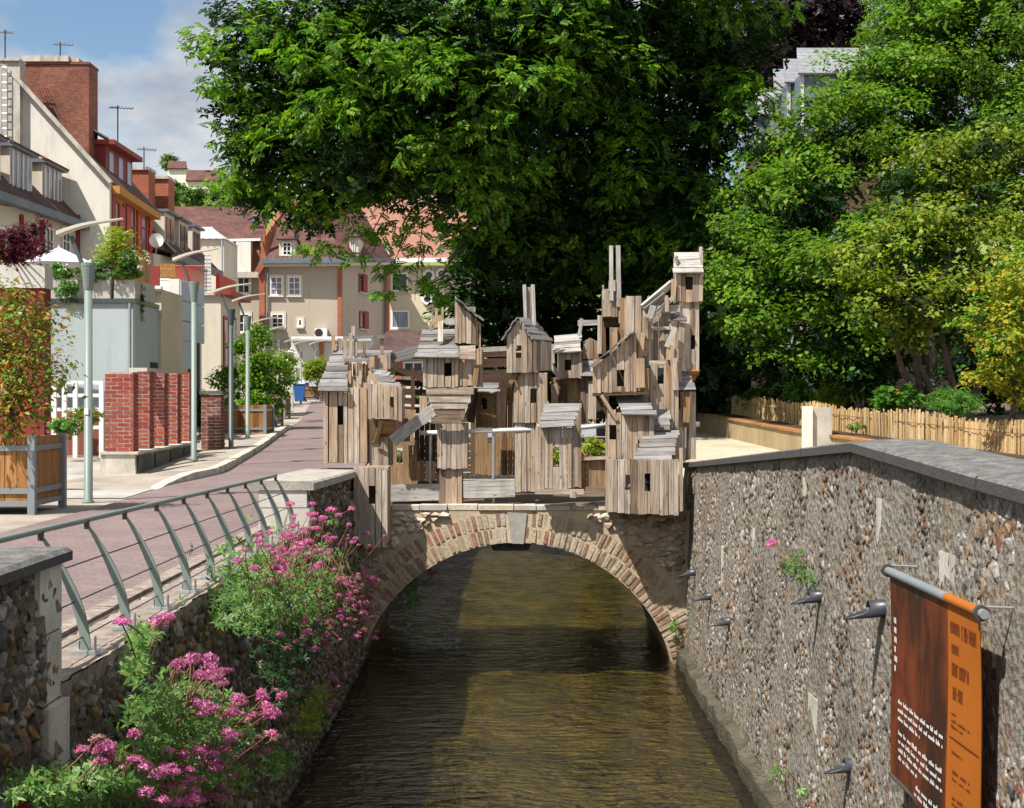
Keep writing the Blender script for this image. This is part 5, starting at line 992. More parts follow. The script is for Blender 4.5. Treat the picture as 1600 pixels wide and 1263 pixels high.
# the great ash over the bridge
B = PB([(395, 60, 35, 1.5), (380, 150, 35.5, 1.0), (430, 235, 35.5, 1.35), (375, 230, 36, .8), (395, 300, 36.5, .85), (480, 318, 36.5, (1.2, 1, .7)), (490, 110, 34.5, 1.9), (540, 20, 34, 2.0), (560, 215, 33.5, 1.7), (600, 120, 33.5, 2.0), (590, 280, 35, 1.1), (660, 30, 33, 2.2), (680, 160, 33, 1.9), (690, 250, 33.5, 1.3), (735, 290, 33.8, 1.1), (770, 90, 32.8, 2.1), (850, 20, 33, 2.1), (760, 200, 33.4, 1.5), (920, 80, 34, 1.7),
        (860, 170, 36, 2.0), (960, 20, 35, 2.2), (940, 220, 37, 2.3), (1030, 110, 36.5, 2.2), (1040, 240, 36.5, 1.9), (1120, 60, 37, 2.0), (1130, 190, 36.5, 1.5), (860, 310, 38, 2.0), (980, 340, 38, 2.0), (790, 300, 37.5, 1.5), (1010, 420, 38.5, 1.5), (870, 400, 39, 1.6), (640, 230, 35, 1.5), (520, 260, 36, 1.2), (460, 170, 36, 1.5), (1090, 320, 36, 1.2), (1085, 400, 35.5, .9), (760, 380, 38, (.9, 1, 1.3)), (1110, 470, 36, .8)])
at = thing('ash_tree', 'great spreading ash tree whose dark crown hangs over the bridge', 'tree', (4.4, 38, .6))
shade_lobes = PB([(790, -150, 33.8, 2.3), (890, -150, 34.3, 2.4), (990, -150, 35, 2.4), (1090, -120, 36, 2.2), (850, -270, 34, 2.5), (960, -280, 34.5, 2.5), (880, -30, 33.4, 1.6)])  # unseen upper lobes added to cast shade on the middle of the crown
crown(at, lobes(B+shade_lobes, 8, .42), ASHT, .37, 1.55, 7, .22, ASH, inner=.15)
core = [((c[0], c[1]+.7, c[2]), tuple(v*.80 for v in r)) for c, r in B+shade_lobes]; crown(at, core, SPR, .26, 4.5, 8, .28, ASHD, 'inner_foliage', inner=.5)  # dark core leaves added so the crown looks shaded inside
trunk(at, (4.4, 40.5, .6), B[19:27], .42)
# hanging sprays under the left limb
pts = []
for (px, py, n, sx, sy) in ((640, 350, 40, 40, 18), (580, 365, 34, 40, 16), (500, 385, 26, 25, 10), (610, 420, 26, 30, 14), (650, 390, 24, 20, 26), (560, 402, 14, 18, 6), (665, 440, 22, 14, 22), (690, 340, 30, 20, 30), (600, 455, 12, 22, 6), (352, 285, 22, 14, 16), (470, 300, 30, 50, 20), (675, 500, 10, 8, 16), (690, 470, 20, 10, 30)):
    for k in range(n): pts.append(W(px+R.gauss(0, sx*.5), py+R.gauss(0, sy*.5), 35.2+R.uniform(-.5, .5)))
pa = np.array(pts); n = len(pa); V, Fq = stamp(pa, np.array([0, -.5, .6])+NR.normal(size=(n, 3))*.4, NR.normal(size=(n, 3))+np.array([0, 0, -.8]), .36*NR.uniform(.7, 1.2, n), ASHT)
link('hanging_sprays', array_mesh('hanging_sprays', V-np.array(org(at)), Fq), ASH, at)
q = MB()
for (a, b_, c) in (((700, 330), (660, 350), (648, 470)), ((690, 300), (655, 330), (600, 440)), ((650, 300), (600, 330), (560, 400)), ((720, 380), (690, 430), (660, 450)), ((480, 300), (500, 350), (500, 392)), ((700, 430), (670, 445), (640, 425))):
    q.tube([W(*a, 35.6), W(*b_, 35.3), W(*c, 35.2)], [.03, .018, .006], 5)
part('twigs', q, BARK, at)['kind'] = 'stuff'
# dark leaf mass added to act as the canopy shade behind the bridge
hd = thing('backing_hedge', 'dark leaf thicket added for the deep shade behind the wooden village', 'hedge', (3, 42, .8)); B = PB([(740, 480, 41, (1.2, 1.2, 2.2)), (810, 430, 42, (1.8, 1.5, 2.4)), (800, 560, 41.5, (1.8, 1.3, 1.6)), (900, 430, 42.5, (2, 1.5, 2.6)), (900, 570, 42, (2, 1.3, 1.6)), (1000, 450, 42, (2, 1.5, 2.4)), (1000, 570, 41.5, (2, 1.3, 1.6)), (1090, 520, 41, (1.8, 1.4, 2.0)), (1110, 590, 40.5, (1.6, 1.2, 1.1)), (730, 590, 42, (1.0, 1.0, 1.0)), (960, 330, 43, (3.2, 1.4, 2)), (1170, 560, 42, (1.6, 1.3, 1.6))])
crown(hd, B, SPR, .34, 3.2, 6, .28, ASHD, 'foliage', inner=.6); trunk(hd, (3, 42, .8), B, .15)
# right hand trees
B = PB([(1225, 330, 33, 1.5), (1215, 255, 34, 1.0), (1300, 230, 34, 1.7), (1290, 330, 32.5, 1.3), (1380, 170, 35, 1.9), (1470, 120, 35.5, 2.2), (1570, 80, 35.5, 2.2), (1590, 190, 34, 1.6), (1200, 410, 32, 1.1), (1160, 330, 34.5, 1.1), (1180, 500, 31.5, .9), (1270, 440, 31.2, 1.2), (1230, 530, 31, .9), (1310, 520, 31, 1.0), (1500, 20, 36.5, 2.0), (1600, 0, 36, 1.8), (1340, 400, 31.5, 1.1), (1450, 230, 34, 1.6), (1530, 290, 34, 1.5), (1140, 440, 33.5, .8)])
ht = thing('hornbeam_tree', 'broad fresh green tree filling the right side behind the fence', 'tree', (10.2, 34, .9)); crown(ht, lobes(B, 9, .42, .6), LEAFW, .125, 4.2, 22, .15, HORN, inner=.1); crown(ht, [((c[0], c[1]+.6, c[2]), tuple(v*.8 for v in r)) for c, r in B], SPR, .24, 4, 6, .2, ASHD, 'inner_foliage', inner=.5); trunk(ht, (10.2, 34, .9), B, .2, lim=24)  # inner leaves near-black to stand for shade inside the crown
B = PB([(1455, 290, 27.5, 1.05), (1540, 230, 27.5, .9), (1400, 380, 27, 1.0), (1480, 380, 26.5, 1.1), (1570, 330, 27, 1.1), (1340, 430, 27, .7), (1440, 470, 26.5, .8), (1535, 440, 27, .8), (1375, 470, 26.8, .6), (1600, 260, 27.5, .8), (1310, 410, 27.2, .45), (1480, 520, 27, .5), (1400, 520, 27.5, .4)])
ot = thing('dogwood_tree', 'yellow tinged small tree in front of the broad green tree', 'tree', (8.0, 27.6, .9)); crown(ot, lobes(B, 9, .45, .55), LEAFW, .105, 6, 18, .12, OLIVE, inner=.1); crown(ot, [((c[0], c[1]+.4, c[2]), tuple(v*.75 for v in r)) for c, r in B], SPR, .2, 4, 6, .15, ASHD, 'inner_foliage', inner=.4)  # dark inner leaves carry the shade behind the outer foliage
q = MB()
for (a, b_, c) in (((1500, 640), (1480, 570), (1455, 430)), ((1470, 640), (1440, 580), (1400, 440)), ((1452, 645), (1410, 580), (1385, 480)), ((1440, 640), (1432, 560), (1410, 530)), ((1520, 640), (1540, 540), (1560, 400))): q.tube([W(*a, 27.6), W(*b_, 27.4), W(*c, 27.2)], [.09, .06, .02], 7)
part('trunk', q, BARK, ot)
B = PB([(1580, 440, 22, .55), (1530, 500, 22, .35), (1570, 540, 21.8, .5), (1605, 490, 21.8, .5), (1600, 590, 22, .5), (1545, 580, 22, .35), (1610, 400, 22.2, .4)])
gt = thing('golden_shrub', 'golden orange flowering shrub at the right picture edge', 'shrub', (7.95, 22.2, .75)); crown(gt, lobes(B, 8, .5, .6), LEAFW, .075, 14, 16, .07, GOLD); crown(gt, [((c[0], c[1]+.2, c[2]), tuple(v*.7 for v in r)) for c, r in B], SPR, .13, 10, 6, .1, GREEN, 'inner_foliage', inner=.4); trunk(gt, (7.95, 22.2, .75), B, .06)
ct = thing('conifer_tree', 'feathery conifer tops at the upper right', 'tree', (14, 42, 1)); B = PB([(1398, 55, 41, (.7, .8, 1.2)), (1420, 20, 41.5, (1.2, 1, 2.0)), (1480, -30, 42, (1.5, 1.2, 2)), (1365, 125, 41, (.7, .8, .9)), (1420, 110, 42, (1.4, 1, 1.4))]); crown(ct, B, T_sprig(6, .07, .8), .26, 6, 9, .2, HORN); trunk(ct, (14, 42, 1), B, .2)
bt = thing('copper_beech', 'very dark copper beech crown behind the slate house', 'tree', (16, 72, 1.5)); B = PB([(1190, 40, 72, 3), (1260, 30, 72, 3), (1300, 60, 72, 2), (1240, 90, 73, 2.4), (1180, 120, 73, 2.6), (1280, 0, 72.5, 1.8), (1315, 70, 72, 1.0)]); crown(bt, B, SPR, .5, 1.6, 7, .5, BEECH); trunk(bt, (16, 72, 1.5), B, .35)
# understorey along the reed fence
def low(name, label, cat, px, py, Y, r, n, mat, size, tm=SPR, flowers=None, group=None):
    c = W(px, py, Y); t_ = thing(name, label, cat, (c.x, c.y, c.z-r[2]), group); bl = [((c.x+R.uniform(-.5, .5)*r[0], c.y+R.uniform(-.4, .4)*r[1], c.z+R.uniform(-.3, .3)*r[2]), tuple(v*.7 for v in r)) for _ in range(3)]
    V, Fq = blob_leaves(bl, tm, size, n, 5, size*.5); link('foliage', array_mesh('foliage', V-np.array(org(t_)), Fq), mat, t_)
    q = MB()
    for k in range(5): q.tube([(c.x+R.uniform(-.1, .1), c.y, c.z-r[2]*1.4), (c.x+R.uniform(-.6, .6)*r[0], c.y+R.uniform(-.3, .3), c.z+R.uniform(0, .5)*r[2])], [.012, .005], 5)
    part('stems', q, STEMG, t_)['kind'] = 'stuff'
    if flowers:
        m_, k, s_ = flowers; d = unit(k); d[:, 1] = -abs(d[:, 1]); P_ = np.array(c)+d*np.array(r)*.95; P_ = np.repeat(P_, 9, 0)+NR.normal(size=(k*9, 3))*s_*.6
        V, Fq = stamp(P_, NR.normal(size=P_.shape)+np.array([0, -1, .6]), NR.normal(size=P_.shape), s_*NR.uniform(.7, 1.2, len(P_)), LEAFW); link('flowers', array_mesh('flowers', V-np.array(org(t_)), Fq), m_, t_)['kind'] = 'stuff'
    return t_
low('hydrangea', 'pale flowering hydrangea leaning over the reed fence', 'shrub', 1255, 612, 33, (.55, .4, .35), 26, GREEN, .13, flowers=(WPET, 7, .05)); low('leafy_shrub', 'bright leafy shrub beside the concrete block', 'shrub', 1300, 618, 31.5, (.45, .4, .3), 26, LIME, .12); low('leafy_shrub', 'low green shrub left of the hydrangea', 'shrub', 1195, 618, 37, (.5, .4, .35), 20, GREEN, .14)
low('fern', 'feathery green fern behind the reed fence at right', 'fern', 1495, 628, 25.5, (.55, .35, .25), 34, GREEN, .16, T_sprig(7, .05, .9)); low('leafy_shrub', 'large leaved bush with rusty flower heads by the tree stems', 'shrub', 1400, 625, 27, (.4, .3, .25), 30, GREEN, .13, flowers=(RPET, 2, .05)); low('leafy_shrub', 'dark bush beneath the yellow tinged tree', 'shrub', 1345, 590, 31, (.9, .5, .6), 18, ASHD, .16); low('leafy_shrub', 'dark bush in the shade behind the fence middle', 'shrub', 1220, 575, 36, (1.0, .5, .6), 16, ASHD, .18); low('leafy_shrub', 'small mossy tuft on the timber bench top', 'shrub', 1332, 668, 27.2, (.2, .12, .07), 60, GREEN, .06)
# photinia and the other street plants
B = PB([(20, 500, 17.9, .42), (60, 560, 17.8, .36), (15, 590, 17.9, .42), (-20, 540, 18, .45), (75, 500, 17.9, .26), (45, 630, 17.8, .32), (90, 590, 17.8, .18), (0, 650, 17.8, .35), (-20, 460, 18, .3), (30, 465, 17.9, .2)])
pt_ = thing('photinia_bush', 'red tipped photinia bush growing in the near timber planter', 'shrub', tuple(W(20, 690, 17.9))); crown(pt_, B, LEAF, .078, 30, 13, .10, PHOT, inner=.35); trunk(pt_, tuple(W(15, 692, 17.9)), B, .035, lim=9, fork=.3)
B = PB([(385, 560, 46, .75), (350, 590, 45.5, .5), (420, 580, 46, .6), (390, 620, 45.5, .75), (430, 625, 46.5, .5), (355, 635, 45.5, .5), (400, 530, 46.5, .45), (440, 600, 46.8, .4)])
lt = thing('planter_tree', 'round green bush tree in the wide planter behind the lamp posts', 'tree', tuple(W(390, 668, 45.5))); crown(lt, lobes(B, 7, .5, .7), LEAFW, .12, 16, 18, .12, HORN); trunk(lt, tuple(W(390, 668, 45.5)), B, .06)
low('white_dogwood', 'pale cream flowering shrub behind the round green bush', 'shrub', 450, 568, 52, (.5, .5, .5), 20, OLIVE, .15, flowers=(WPET, 16, .09)); low('olive_bush', 'olive brown bush in the far planter at the end of the path', 'shrub', 492, 583, 76, (1.0, .8, .75), 12, OLIVE, .22)
B = PB([(8, 382, 33, .36), (42, 372, 33.2, .28), (55, 393, 33, .22), (20, 398, 33, .28), (66, 356, 33.2, .12), (-15, 388, 33, .3)]); mt = thing('purple_maple', 'crimson leaved maple above the red garden wall', 'tree', tuple(W(25, 420, 34.2))); crown(mt, B, T_sprig(7, .09, .9), .13, 40, 12, .12, MAPLE); trunk(mt, tuple(W(25, 430, 34.4)), B, .05)
low('lime_shrub', 'small lime yellow shrub at the far left above the red wall', 'shrub', 2, 395, 32.9, (.22, .2, .15), 60, LIME, .09)
bm = thing('bamboo', 'feathery yellow green bamboo on the grey block roof', 'bamboo', tuple(W(178, 437, 36.3))); B = PB([(175, 385, 36.3, (.35, .3, .45)), (190, 400, 36.3, (.35, .3, .4)), (165, 405, 36.3, (.25, .25, .3)), (200, 385, 36.3, (.2, .2, .35))]); crown(bm, B, T_leaf(.10), .16, 40, 8, .10, LIME, droop=-.5); trunk(bm, tuple(W(178, 437, 36.3)), B, .02)
low('rose_bush', 'white rose bush in the long trough on the grey block', 'rose bush', 95, 425, 36.2, (.45, .25, .22), 60, GREEN, .085, flowers=(WPET, 11, .045)); low('rose_bush', 'white roses around the bamboo on the grey block', 'rose bush', 145, 420, 36.1, (.4, .25, .2), 60, GREEN, .085, flowers=(WPET, 13, .05)); low('rose_bush', 'white roses at the right corner of the grey block', 'rose bush', 212, 410, 36.1, (.38, .3, .3), 60, GREEN, .085, flowers=(WPET, 14, .05))
low('trailing_ivy', 'green ivy trailing down beside the first lamp post', 'ivy', 103, 450, 35.9, (.28, .12, .3), 60, GREEN, .075); low('box_mound', 'clipped green mound spilling over the right trough', 'shrub', 195, 428, 36.0, (.42, .25, .17), 70, GREEN, .075); low('box_mound', 'clipped green mound over the middle trough', 'shrub', 150, 432, 36.0, (.35, .2, .12), 70, GREEN, .075); low('trailing_ivy', 'thin ivy strand hanging from the right trough', 'ivy', 220, 465, 36.6, (.06, .06, .45), 90, ASHD, .07)
low('flower_border', 'pink and cream flower border by the white garden fence', 'flowers', 105, 668, 31, (.5, .3, .2), 40, GREEN, .09, flowers=(PETAL, 8, .04)); low('garden_bush', 'small leafy bush against the white garden fence', 'shrub', 130, 650, 31.5, (.4, .3, .3), 40, OLIVE, .09); low('creeper', 'dark creeper behind the sooty brick pillar', 'shrub', 314, 640, 38, (.15, .3, .6), 40, ASHD, .12)
low('flower_box', 'red and orange flowers on the far side of the bridge', 'flowers', 930, 700, 23.5, (.28, .12, .2), 90, LIME, .07, flowers=(RPET, 9, .03)); low('flower_box', 'yellow and red flowers seen through the slot window', 'flowers', 869, 712, 22.8, (.12, .1, .18), 90, LIME, .07, flowers=(RPET, 5, .03)); low('flower_box', 'small red flowers beside the funnel house', 'flowers', 664, 622, 23.4, (.14, .1, .07), 90, GREEN, .06, flowers=(RPET, 4, .03)); low('flower_box', 'pink flowers behind the left plank screen', 'flowers', 625, 715, 23.6, (.14, .1, .14), 90, GREEN, .06, flowers=(PETAL, 3, .03))
# scrub and trees on the hill
hb = []
for (px, py, Y, r) in ((268, 258, 252, 1.7), (280, 303, 215, 1.7), (300, 310, 210, 1.6), (320, 312, 212, 1.6), (345, 302, 214, 1.8), (335, 318, 205, 1.6), (264, 312, 205, 1.6), (650, 300, 215, 2.5), (700, 300, 220, 3), (395, 300, 215, 2.5), (365, 308, 208, 1.8)):
    hb.append((px, py, Y, r))
for i, b_ in enumerate(hb):
    lb = ('round tree on the skyline beside the timbered cottage', 'dark bush left of the hillside scrub', 'bush below the hilltop cottage', 'bush below the white cottage wall', 'yellowish bush right of the hilltop cottage', 'bush low on the hillside', 'bush just behind the orange chimney', 'hillside tree seen through the ash', 'pale hillside tree right of the ash gap', 'hillside tree behind the left ash limb', 'bush under the left ash limb')[i]
    t_ = thing('hill_tree', lb, 'tree', tuple(W(b_[0], b_[1], b_[2])-Vector((0, 0, b_[3]))), 'trees on the hill'); bl = [(tuple(W(b_[0], b_[1], b_[2])+Vector((R.uniform(-.5, .5)*b_[3], R.uniform(-.3, .3)*b_[3], R.uniform(-.3, .3)*b_[3]))), (b_[3]*.65,)*3) for _ in range(4)]
    crown(t_, bl, SPR, .55, 2.2, 5, .35, HILLG if i != 4 else OLIVE); trunk(t_, tuple(W(b_[0], b_[1], b_[2])-Vector((0, 0, b_[3]*1.2))), bl, .3)
# ------------------------------------------------------------------ curved railing
rl = thing('curved_railing', 'grey green railing of curved flat posts and thin cables along the path', 'railing', (-2.4, 7.8, .19))
ry = [7.8+.82*k for k in range(10)]
def postx(f, yv=7.8): return -2.36-float(np.interp(yv, [7.8, 15.2], [.25, .19]))*(f**1.8)   # lean back towards the path with height
def htop(y): return float(np.interp(y, [4, 7.8, 15.2], [.69, .64, .545]))
for yv in ry:
    q = MB(); n = 9; L = []; Rr = []
    for k in range(n+1):
        f = k/n; w_ = .018*(1-f)+.007+.012*math.sin(math.pi*f); L.append((postx(f, yv)-w_, yv, .21+htop(yv)*f)); Rr.append((postx(f, yv)+w_, yv, .21+htop(yv)*f))
    v = [(p[0], p[1]+d, p[2]) for d in (-.007, .007) for p in L+Rr]; m_ = n+1; f_ = []
    for k in range(n): f_ += [(k, m_+k, m_+k+1, k+1), (2*m_+k, 2*m_+k+1, 3*m_+k+1, 3*m_+k), (k, k+1, 2*m_+k+1, 2*m_+k), (m_+k, 3*m_+k, 3*m_+k+1, m_+k+1)]
    q.add(v, f_); po = part('post', q, METAL, rl); q = MB(); q.box(-2.44, -2.26, yv-.05, yv+.05, .196, .214); part('base_plate', q, STEEL, po); q = MB(); q.tube([(-2.30, yv-.03, .21), (-2.30, yv-.03, .30)], .008, 6); part('bolt', q, STEEL, po); q = MB(); q.tube([(-2.41, yv+.03, .21), (-2.41, yv+.03, .26)], .01, 6); part('bolt', q, STEEL, po)
    q = MB(); q.box(postx(1, yv)-.012, postx(1, yv)+.012, yv-.02, yv+.02, .21+htop(yv)-.03, .21+htop(yv)+.03); part('bracket', q, CABLE, po)
q = MB(); q.tube([(postx(1, y)-.005, y, .235+htop(y)) for y in np.linspace(4.0, ry[-1]+.06, 30)], .0175, 10); smooth(part('handrail', q, METAL, rl))
for f in (.12, .42, .70): q = MB(); q.tube([(postx(f, 7.1)-.012, 7.1, .21+htop(7.1)*f), (postx(f, ry[-1])-.012, ry[-1], .21+htop(ry[-1])*f)], .0045, 5); part('cable', q, CABLE, rl)
# ------------------------------------------------------------------ street lamps
def lamp_parts(root, detail=True):
    o = org(root); c = tuple(o)
    q = MB(); q._lathe([(.085, 0), (.085, .03), (.062, .05), (.056, 3.02)], c, 14); smooth(part('pole', q, METAL, root))
    q = MB(); q._lathe([(.058, 3.0), (.062, 3.01), (.098, 3.30), (.098, 3.33), (.104, 3.335), (.104, 3.38)], c, 16); part('cup', q, METALD if not detail else METAL, root)
    q = MB(); q.obox(o+Vector((-.06, 0, 3.3)), o+Vector((-.24, 0, 3.76)), .05, (1, 0, 0), .05); part('strut', q, METALD, root)
    rows = []
    for k in range(9):
        f = k/8; x = -.42+.92*f; z = 3.765+.26*f+.03*math.sin(math.pi*f*1.3); t_ = .045*(1-f)+.012; w_ = .11*(1-f*.5); rows.append([(o.x+x, o.y-w_, o.z+z), (o.x+x, o.y-w_, o.z+z+t_), (o.x+x, o.y+w_, o.z+z+t_), (o.x+x, o.y+w_, o.z+z), (o.x+x, o.y-w_, o.z+z)])
    q = MB(); q.grid(rows); part('reflector_blade', q, ARM, root)
LG = 'street lamps along the path'
l1 = thing('street_lamp', 'nearest street lamp with pale angled blade beside the timber planter', 'street lamp', tuple(W(138, 787, 19.8)), LG); lamp_parts(l1); q = MB(); q.box(l1.location.x-.04, l1.location.x+.02, l1.location.y-.066, l1.location.y-.058, l1.location.z+1.25, l1.location.z+1.34); part('sticker', q, WPAINT, l1)
for (px, py, Y, lb) in ((303, 720, 29, 'street lamp at the far end of the brick piers'), (361, 702, 34, 'darker street lamp just left of the round bush'), (387, 685, 39, 'fourth street lamp in front of the round bush'), (412, 672, 50, 'street lamp half hidden behind the round bush'), (437, 655, 60, 'small far street lamp behind the cream shrub'), (457, 645, 68, 'far street lamp before the beige house'), (470, 640, 74, 'farthest street lamp near the blue bins'), (494, 632, 80, 'street lamp beside the brick strip at the path end')):
    c = l1.copy(); C.objects.link(c); c.location = W(px, py, Y); c['label'] = lb
    for ch in l1.children:
        if ch.name.startswith('sticker'): continue
        d = ch.copy(); C.objects.link(d); d.parent = c
        if Y == 34 and ch.name.startswith(('pole', 'cup')): d.data = ch.data.copy(); d.data.materials[0] = METALD
    if Y > 60: c.scale = (.9, .9, .9)
    if Y == 29: c.scale = (1, 1, 1.09)
# ------------------------------------------------------------------ timber planters
def planter(label, x0, x1, y0, y1, z0, h, n):
    t_ = thing('timber_planter', label, 'planter', ((x0+x1)/2, (y0+y1)/2, z0), 'timber planters along the path')
    for k in range(n):
        a = x0+.05+(x1-x0-.1)*k/n; b_ = x0+.05+(x1-x0-.1)*(k+1)/n; plank(t_, 'board', WOODO, ((a+b_)/2, y0+.03, z0+.1), ((a+b_)/2, y0+.03, z0+h-.02), (1, 0, 0), b_-a-.006, .03)
        a = y0+.05+(y1-y0-.1)*k/n; b_ = y0+.05+(y1-y0-.1)*(k+1)/n; plank(t_, 'board', WOODO, (x1-.03, (a+b_)/2, z0+.1), (x1-.03, (a+b_)/2, z0+h-.02), (0, 1, 0), b_-a-.006, .03)
    for (x, y) in ((x0, y0), (x1, y0), (x1, y1), (x0, y1)): q = MB(); q.box(x-.045, x+.045, y-.045, y+.045, z0, z0+h); part('corner_post', q, PLFRAME, t_)
    for z in (.14, .30, h-.16):
        q = MB(); q.box(x0+.046, x1-.046, y0-.012, y0+.012, z0+z-.035, z0+z+.035); part('strap', q, PLFRAME, t_); q = MB(); q.box(x1-.012, x1+.012, y0+.046, y1-.046, z0+z-.035, z0+z+.035); part('strap', q, PLFRAME, t_)
    q = MB(); q.box(x0+.06, x1-.06, y0+.06, y1-.06, z0+h-.12, z0+h-.08); part('soil', q, SOIL, t_); q = MB(); q.box(x0+.05, x1-.05, y1-.05, y1-.02, z0+.1, z0+h-.02); q.box(x0+.02, x0+.05, y0+.05, y1-.05, z0+.1, z0+h-.02); part('back_boards', q, WOODO, t_)
planter('big timber planter with grey metal frame at the left picture edge', -7.35, -6.05, 17.75, 18.95, .15, 1.0, 8)
for (px0, px1, py, Y, d, h, n, lb) in ((346, 414, 686, 41, 1.3, 1.0, 8, 'wide timber planter under the round bush'), (400, 431, 668, 48, 1.3, 1.0, 6, 'middle timber planter behind the wide one'), (425, 444, 656, 55, 1.3, 1.0, 5, 'narrow looking timber planter farther along the path'), (473, 500, 628, 76, 1.2, .85, 5, 'small orange planter at the end of the path')):
    planter(lb, wx(px0, Y), wx(px1, Y), Y, Y+d, wz(py, Y), h, n)
# ------------------------------------------------------------------ brick piers, sooty pillar, white fence
bp = thing('brick_piers', 'row of five red brick piers on a stained concrete plinth', 'wall', (-7.5, 27, .2)); GZ = .62
def courses(root, mat, x0, x1, y0, y1, z0, z1, bl, ch=.078):
    k = 0; z = z0
    q = MB(); q.box(x0+.006, x1-.028, y0+.003, y1-.022, z0, z1-.01); part('mortar_core', q, BMORT if mat is BRICK else CONC, root)
    while z < z1-ch*.5:
        x = x0-(bl/2 if k % 2 else 0)
        while x < x1-.01:
            a, b_ = max(x, x0), min(x+bl, x1)
            if b_-a > .03: brick(root, mat, ((a+b_)/2, (y0+y1)/2, z+ch/2), (1, 0, 0), (0, 1, 0), (0, 0, 1), (b_-a-.018)*1.02, (y1-y0)*1.03, (ch-.019)*1.03, neat=1)
            x += bl
        z += ch; k += 1
for k in range(5):
    yv = 26.75+1.6*k; xr2 = -7.18-.10*k; x0 = xr2-(.56 if k == 0 else .28); courses(bp, BRICK, x0, xr2, yv, yv+.36, GZ, 2.14+.02*k, .235)
    if k: q = MB(); q.box(x0-.09, x0-.04, yv-.05, yv+.0, GZ+.02, 2.05); part('white_slat', q, WPAINT, bp)
q = MB(); q.box(-8.0, -7.62, 29.4, 31.0, 2.18, 2.27); part('loose_cap', q, CONCL, bp)
q = MB(); q.prism([(-7.78, 26.62, -.02), (-7.10, 26.62, -.02), (-7.14, 26.62, GZ-.05), (-7.78, 26.62, GZ-.05)], (-.42, 7.1, .06)); part('plinth', q, CONC, bp)
q = MB(); q.prism([(-7.80, 26.58, GZ-.05), (-7.06, 26.58, GZ-.05), (-7.06, 26.58, GZ-.005), (-7.80, 26.58, GZ-.005)], (-.42, 7.2, .0)); part('plinth_cap', q, CONC, bp)
for k in range(4): q = MB(); yv = 26.75+1.68*k; q.prism([(-7.085-.1*k, yv, .12+.02*k), (-7.085-.1*k-.097, yv+1.5, .14+.02*k), (-7.085-.1*k-.097, yv+1.5, .52), (-7.085-.1*k, yv, .52)], (-.03, 0, 0)); part('stained_panel', q, CONCD, bp)
sp = thing('brick_pillar', 'sooty dark brick gate pillar beside the third lamp post', 'pillar', tuple(W(330, 708, 34))); courses(sp, BRICKD, wx(314, 34), wx(346, 34), 34, 34.5, wz(706, 34)-.1, wz(616, 34), .24); q = MB(); q.box(wx(312, 34), wx(348, 34), 33.95, 34.55, wz(616, 34), wz(611, 34)); part('pillar_cap', q, CONCD, sp)
wf = thing('garden_fence', 'white painted garden fence with open panels below the grey block', 'fence', tuple(W(120, 690, 32.5)))
for px in (84, 100, 117, 140, 158): q = MB(); q.box(wx(px, 32.5)-.05, wx(px, 32.5)+.05, 32.5, 32.58, .2, wz(596, 32.5)); part('fence_post', q, WPAINT, wf)
for py in (598, 618, 640, 668): q = MB(); q.box(wx(84, 32.5), wx(159, 32.5), 32.52, 32.56, wz(py, 32.5)-.04, wz(py, 32.5)+.04); part('fence_rail', q, WPAINT, wf)
q = MB(); q.box(wx(84, 33), wx(159, 33), 33.2, 33.25, .2, wz(640, 33)); part('mesh_panel', q, BRICKD, wf)
# bins, parasol
for (px, py, Y, lb) in ((468, 628, 74, 'blue wheelie bin at the end of the path'), (474, 625, 77, 'second blue bin with grey blue lid')):
    b0 = W(px, py, Y); t_ = thing('wheelie_bin', lb, 'bin', tuple(b0)); q = MB(); q.prism([(b0.x-.22, b0.y-.25, b0.z+.05), (b0.x+.22, b0.y-.25, b0.z+.05), (b0.x+.29, b0.y-.3, b0.z+.95), (b0.x-.29, b0.y-.3, b0.z+.95)], (0, .55, 0)); part('body', q, M_plain('bin_blue', (.03, .12, .35), .5, .1), t_); q = MB(); q.prism([(b0.x-.31, b0.y-.34, b0.z+.955), (b0.x-.31, b0.y+.3, b0.z+1.06), (b0.x-.31, b0.y+.3, b0.z+1.0), (b0.x-.31, b0.y-.34, b0.z+.96-.03)], (.62, 0, 0)); part('lid', q, BLUEP, t_)
    for sx in (-.25, .25): q = MB(); q._lathe([(.1, 0), (.1, .05)], (0, 0, 0), 12); q.v = [(b0.x+sx+v[2], b0.y+.2+v[0], b0.z+.1+v[1]) for v in q.v]; part('wheel', q, CABLE, t_)
b0 = W(92, 418, 38); t_ = thing('parasol', 'pale lilac garden parasol on the roof terrace', 'parasol', tuple(b0)); q = MB(); n = 8; q.add([(b0.x, b0.y, b0.z+.55)]+[(b0.x+1.0*math.cos(2*math.pi*k/n), b0.y+1.0*math.sin(2*math.pi*k/n), b0.z+.08) for k in range(n)], [(0, 1+k, 1+(k+1) % n) for k in range(n)]); part('canopy', q, M_plain('lilac_canvas', (.62, .60, .70), .8, .05), t_); q = MB(); q.tube([b0-Vector((0, 0, 1.2)), b0+Vector((0, 0, .6))], .02, 6); part('pole', q, WPAINT, t_)
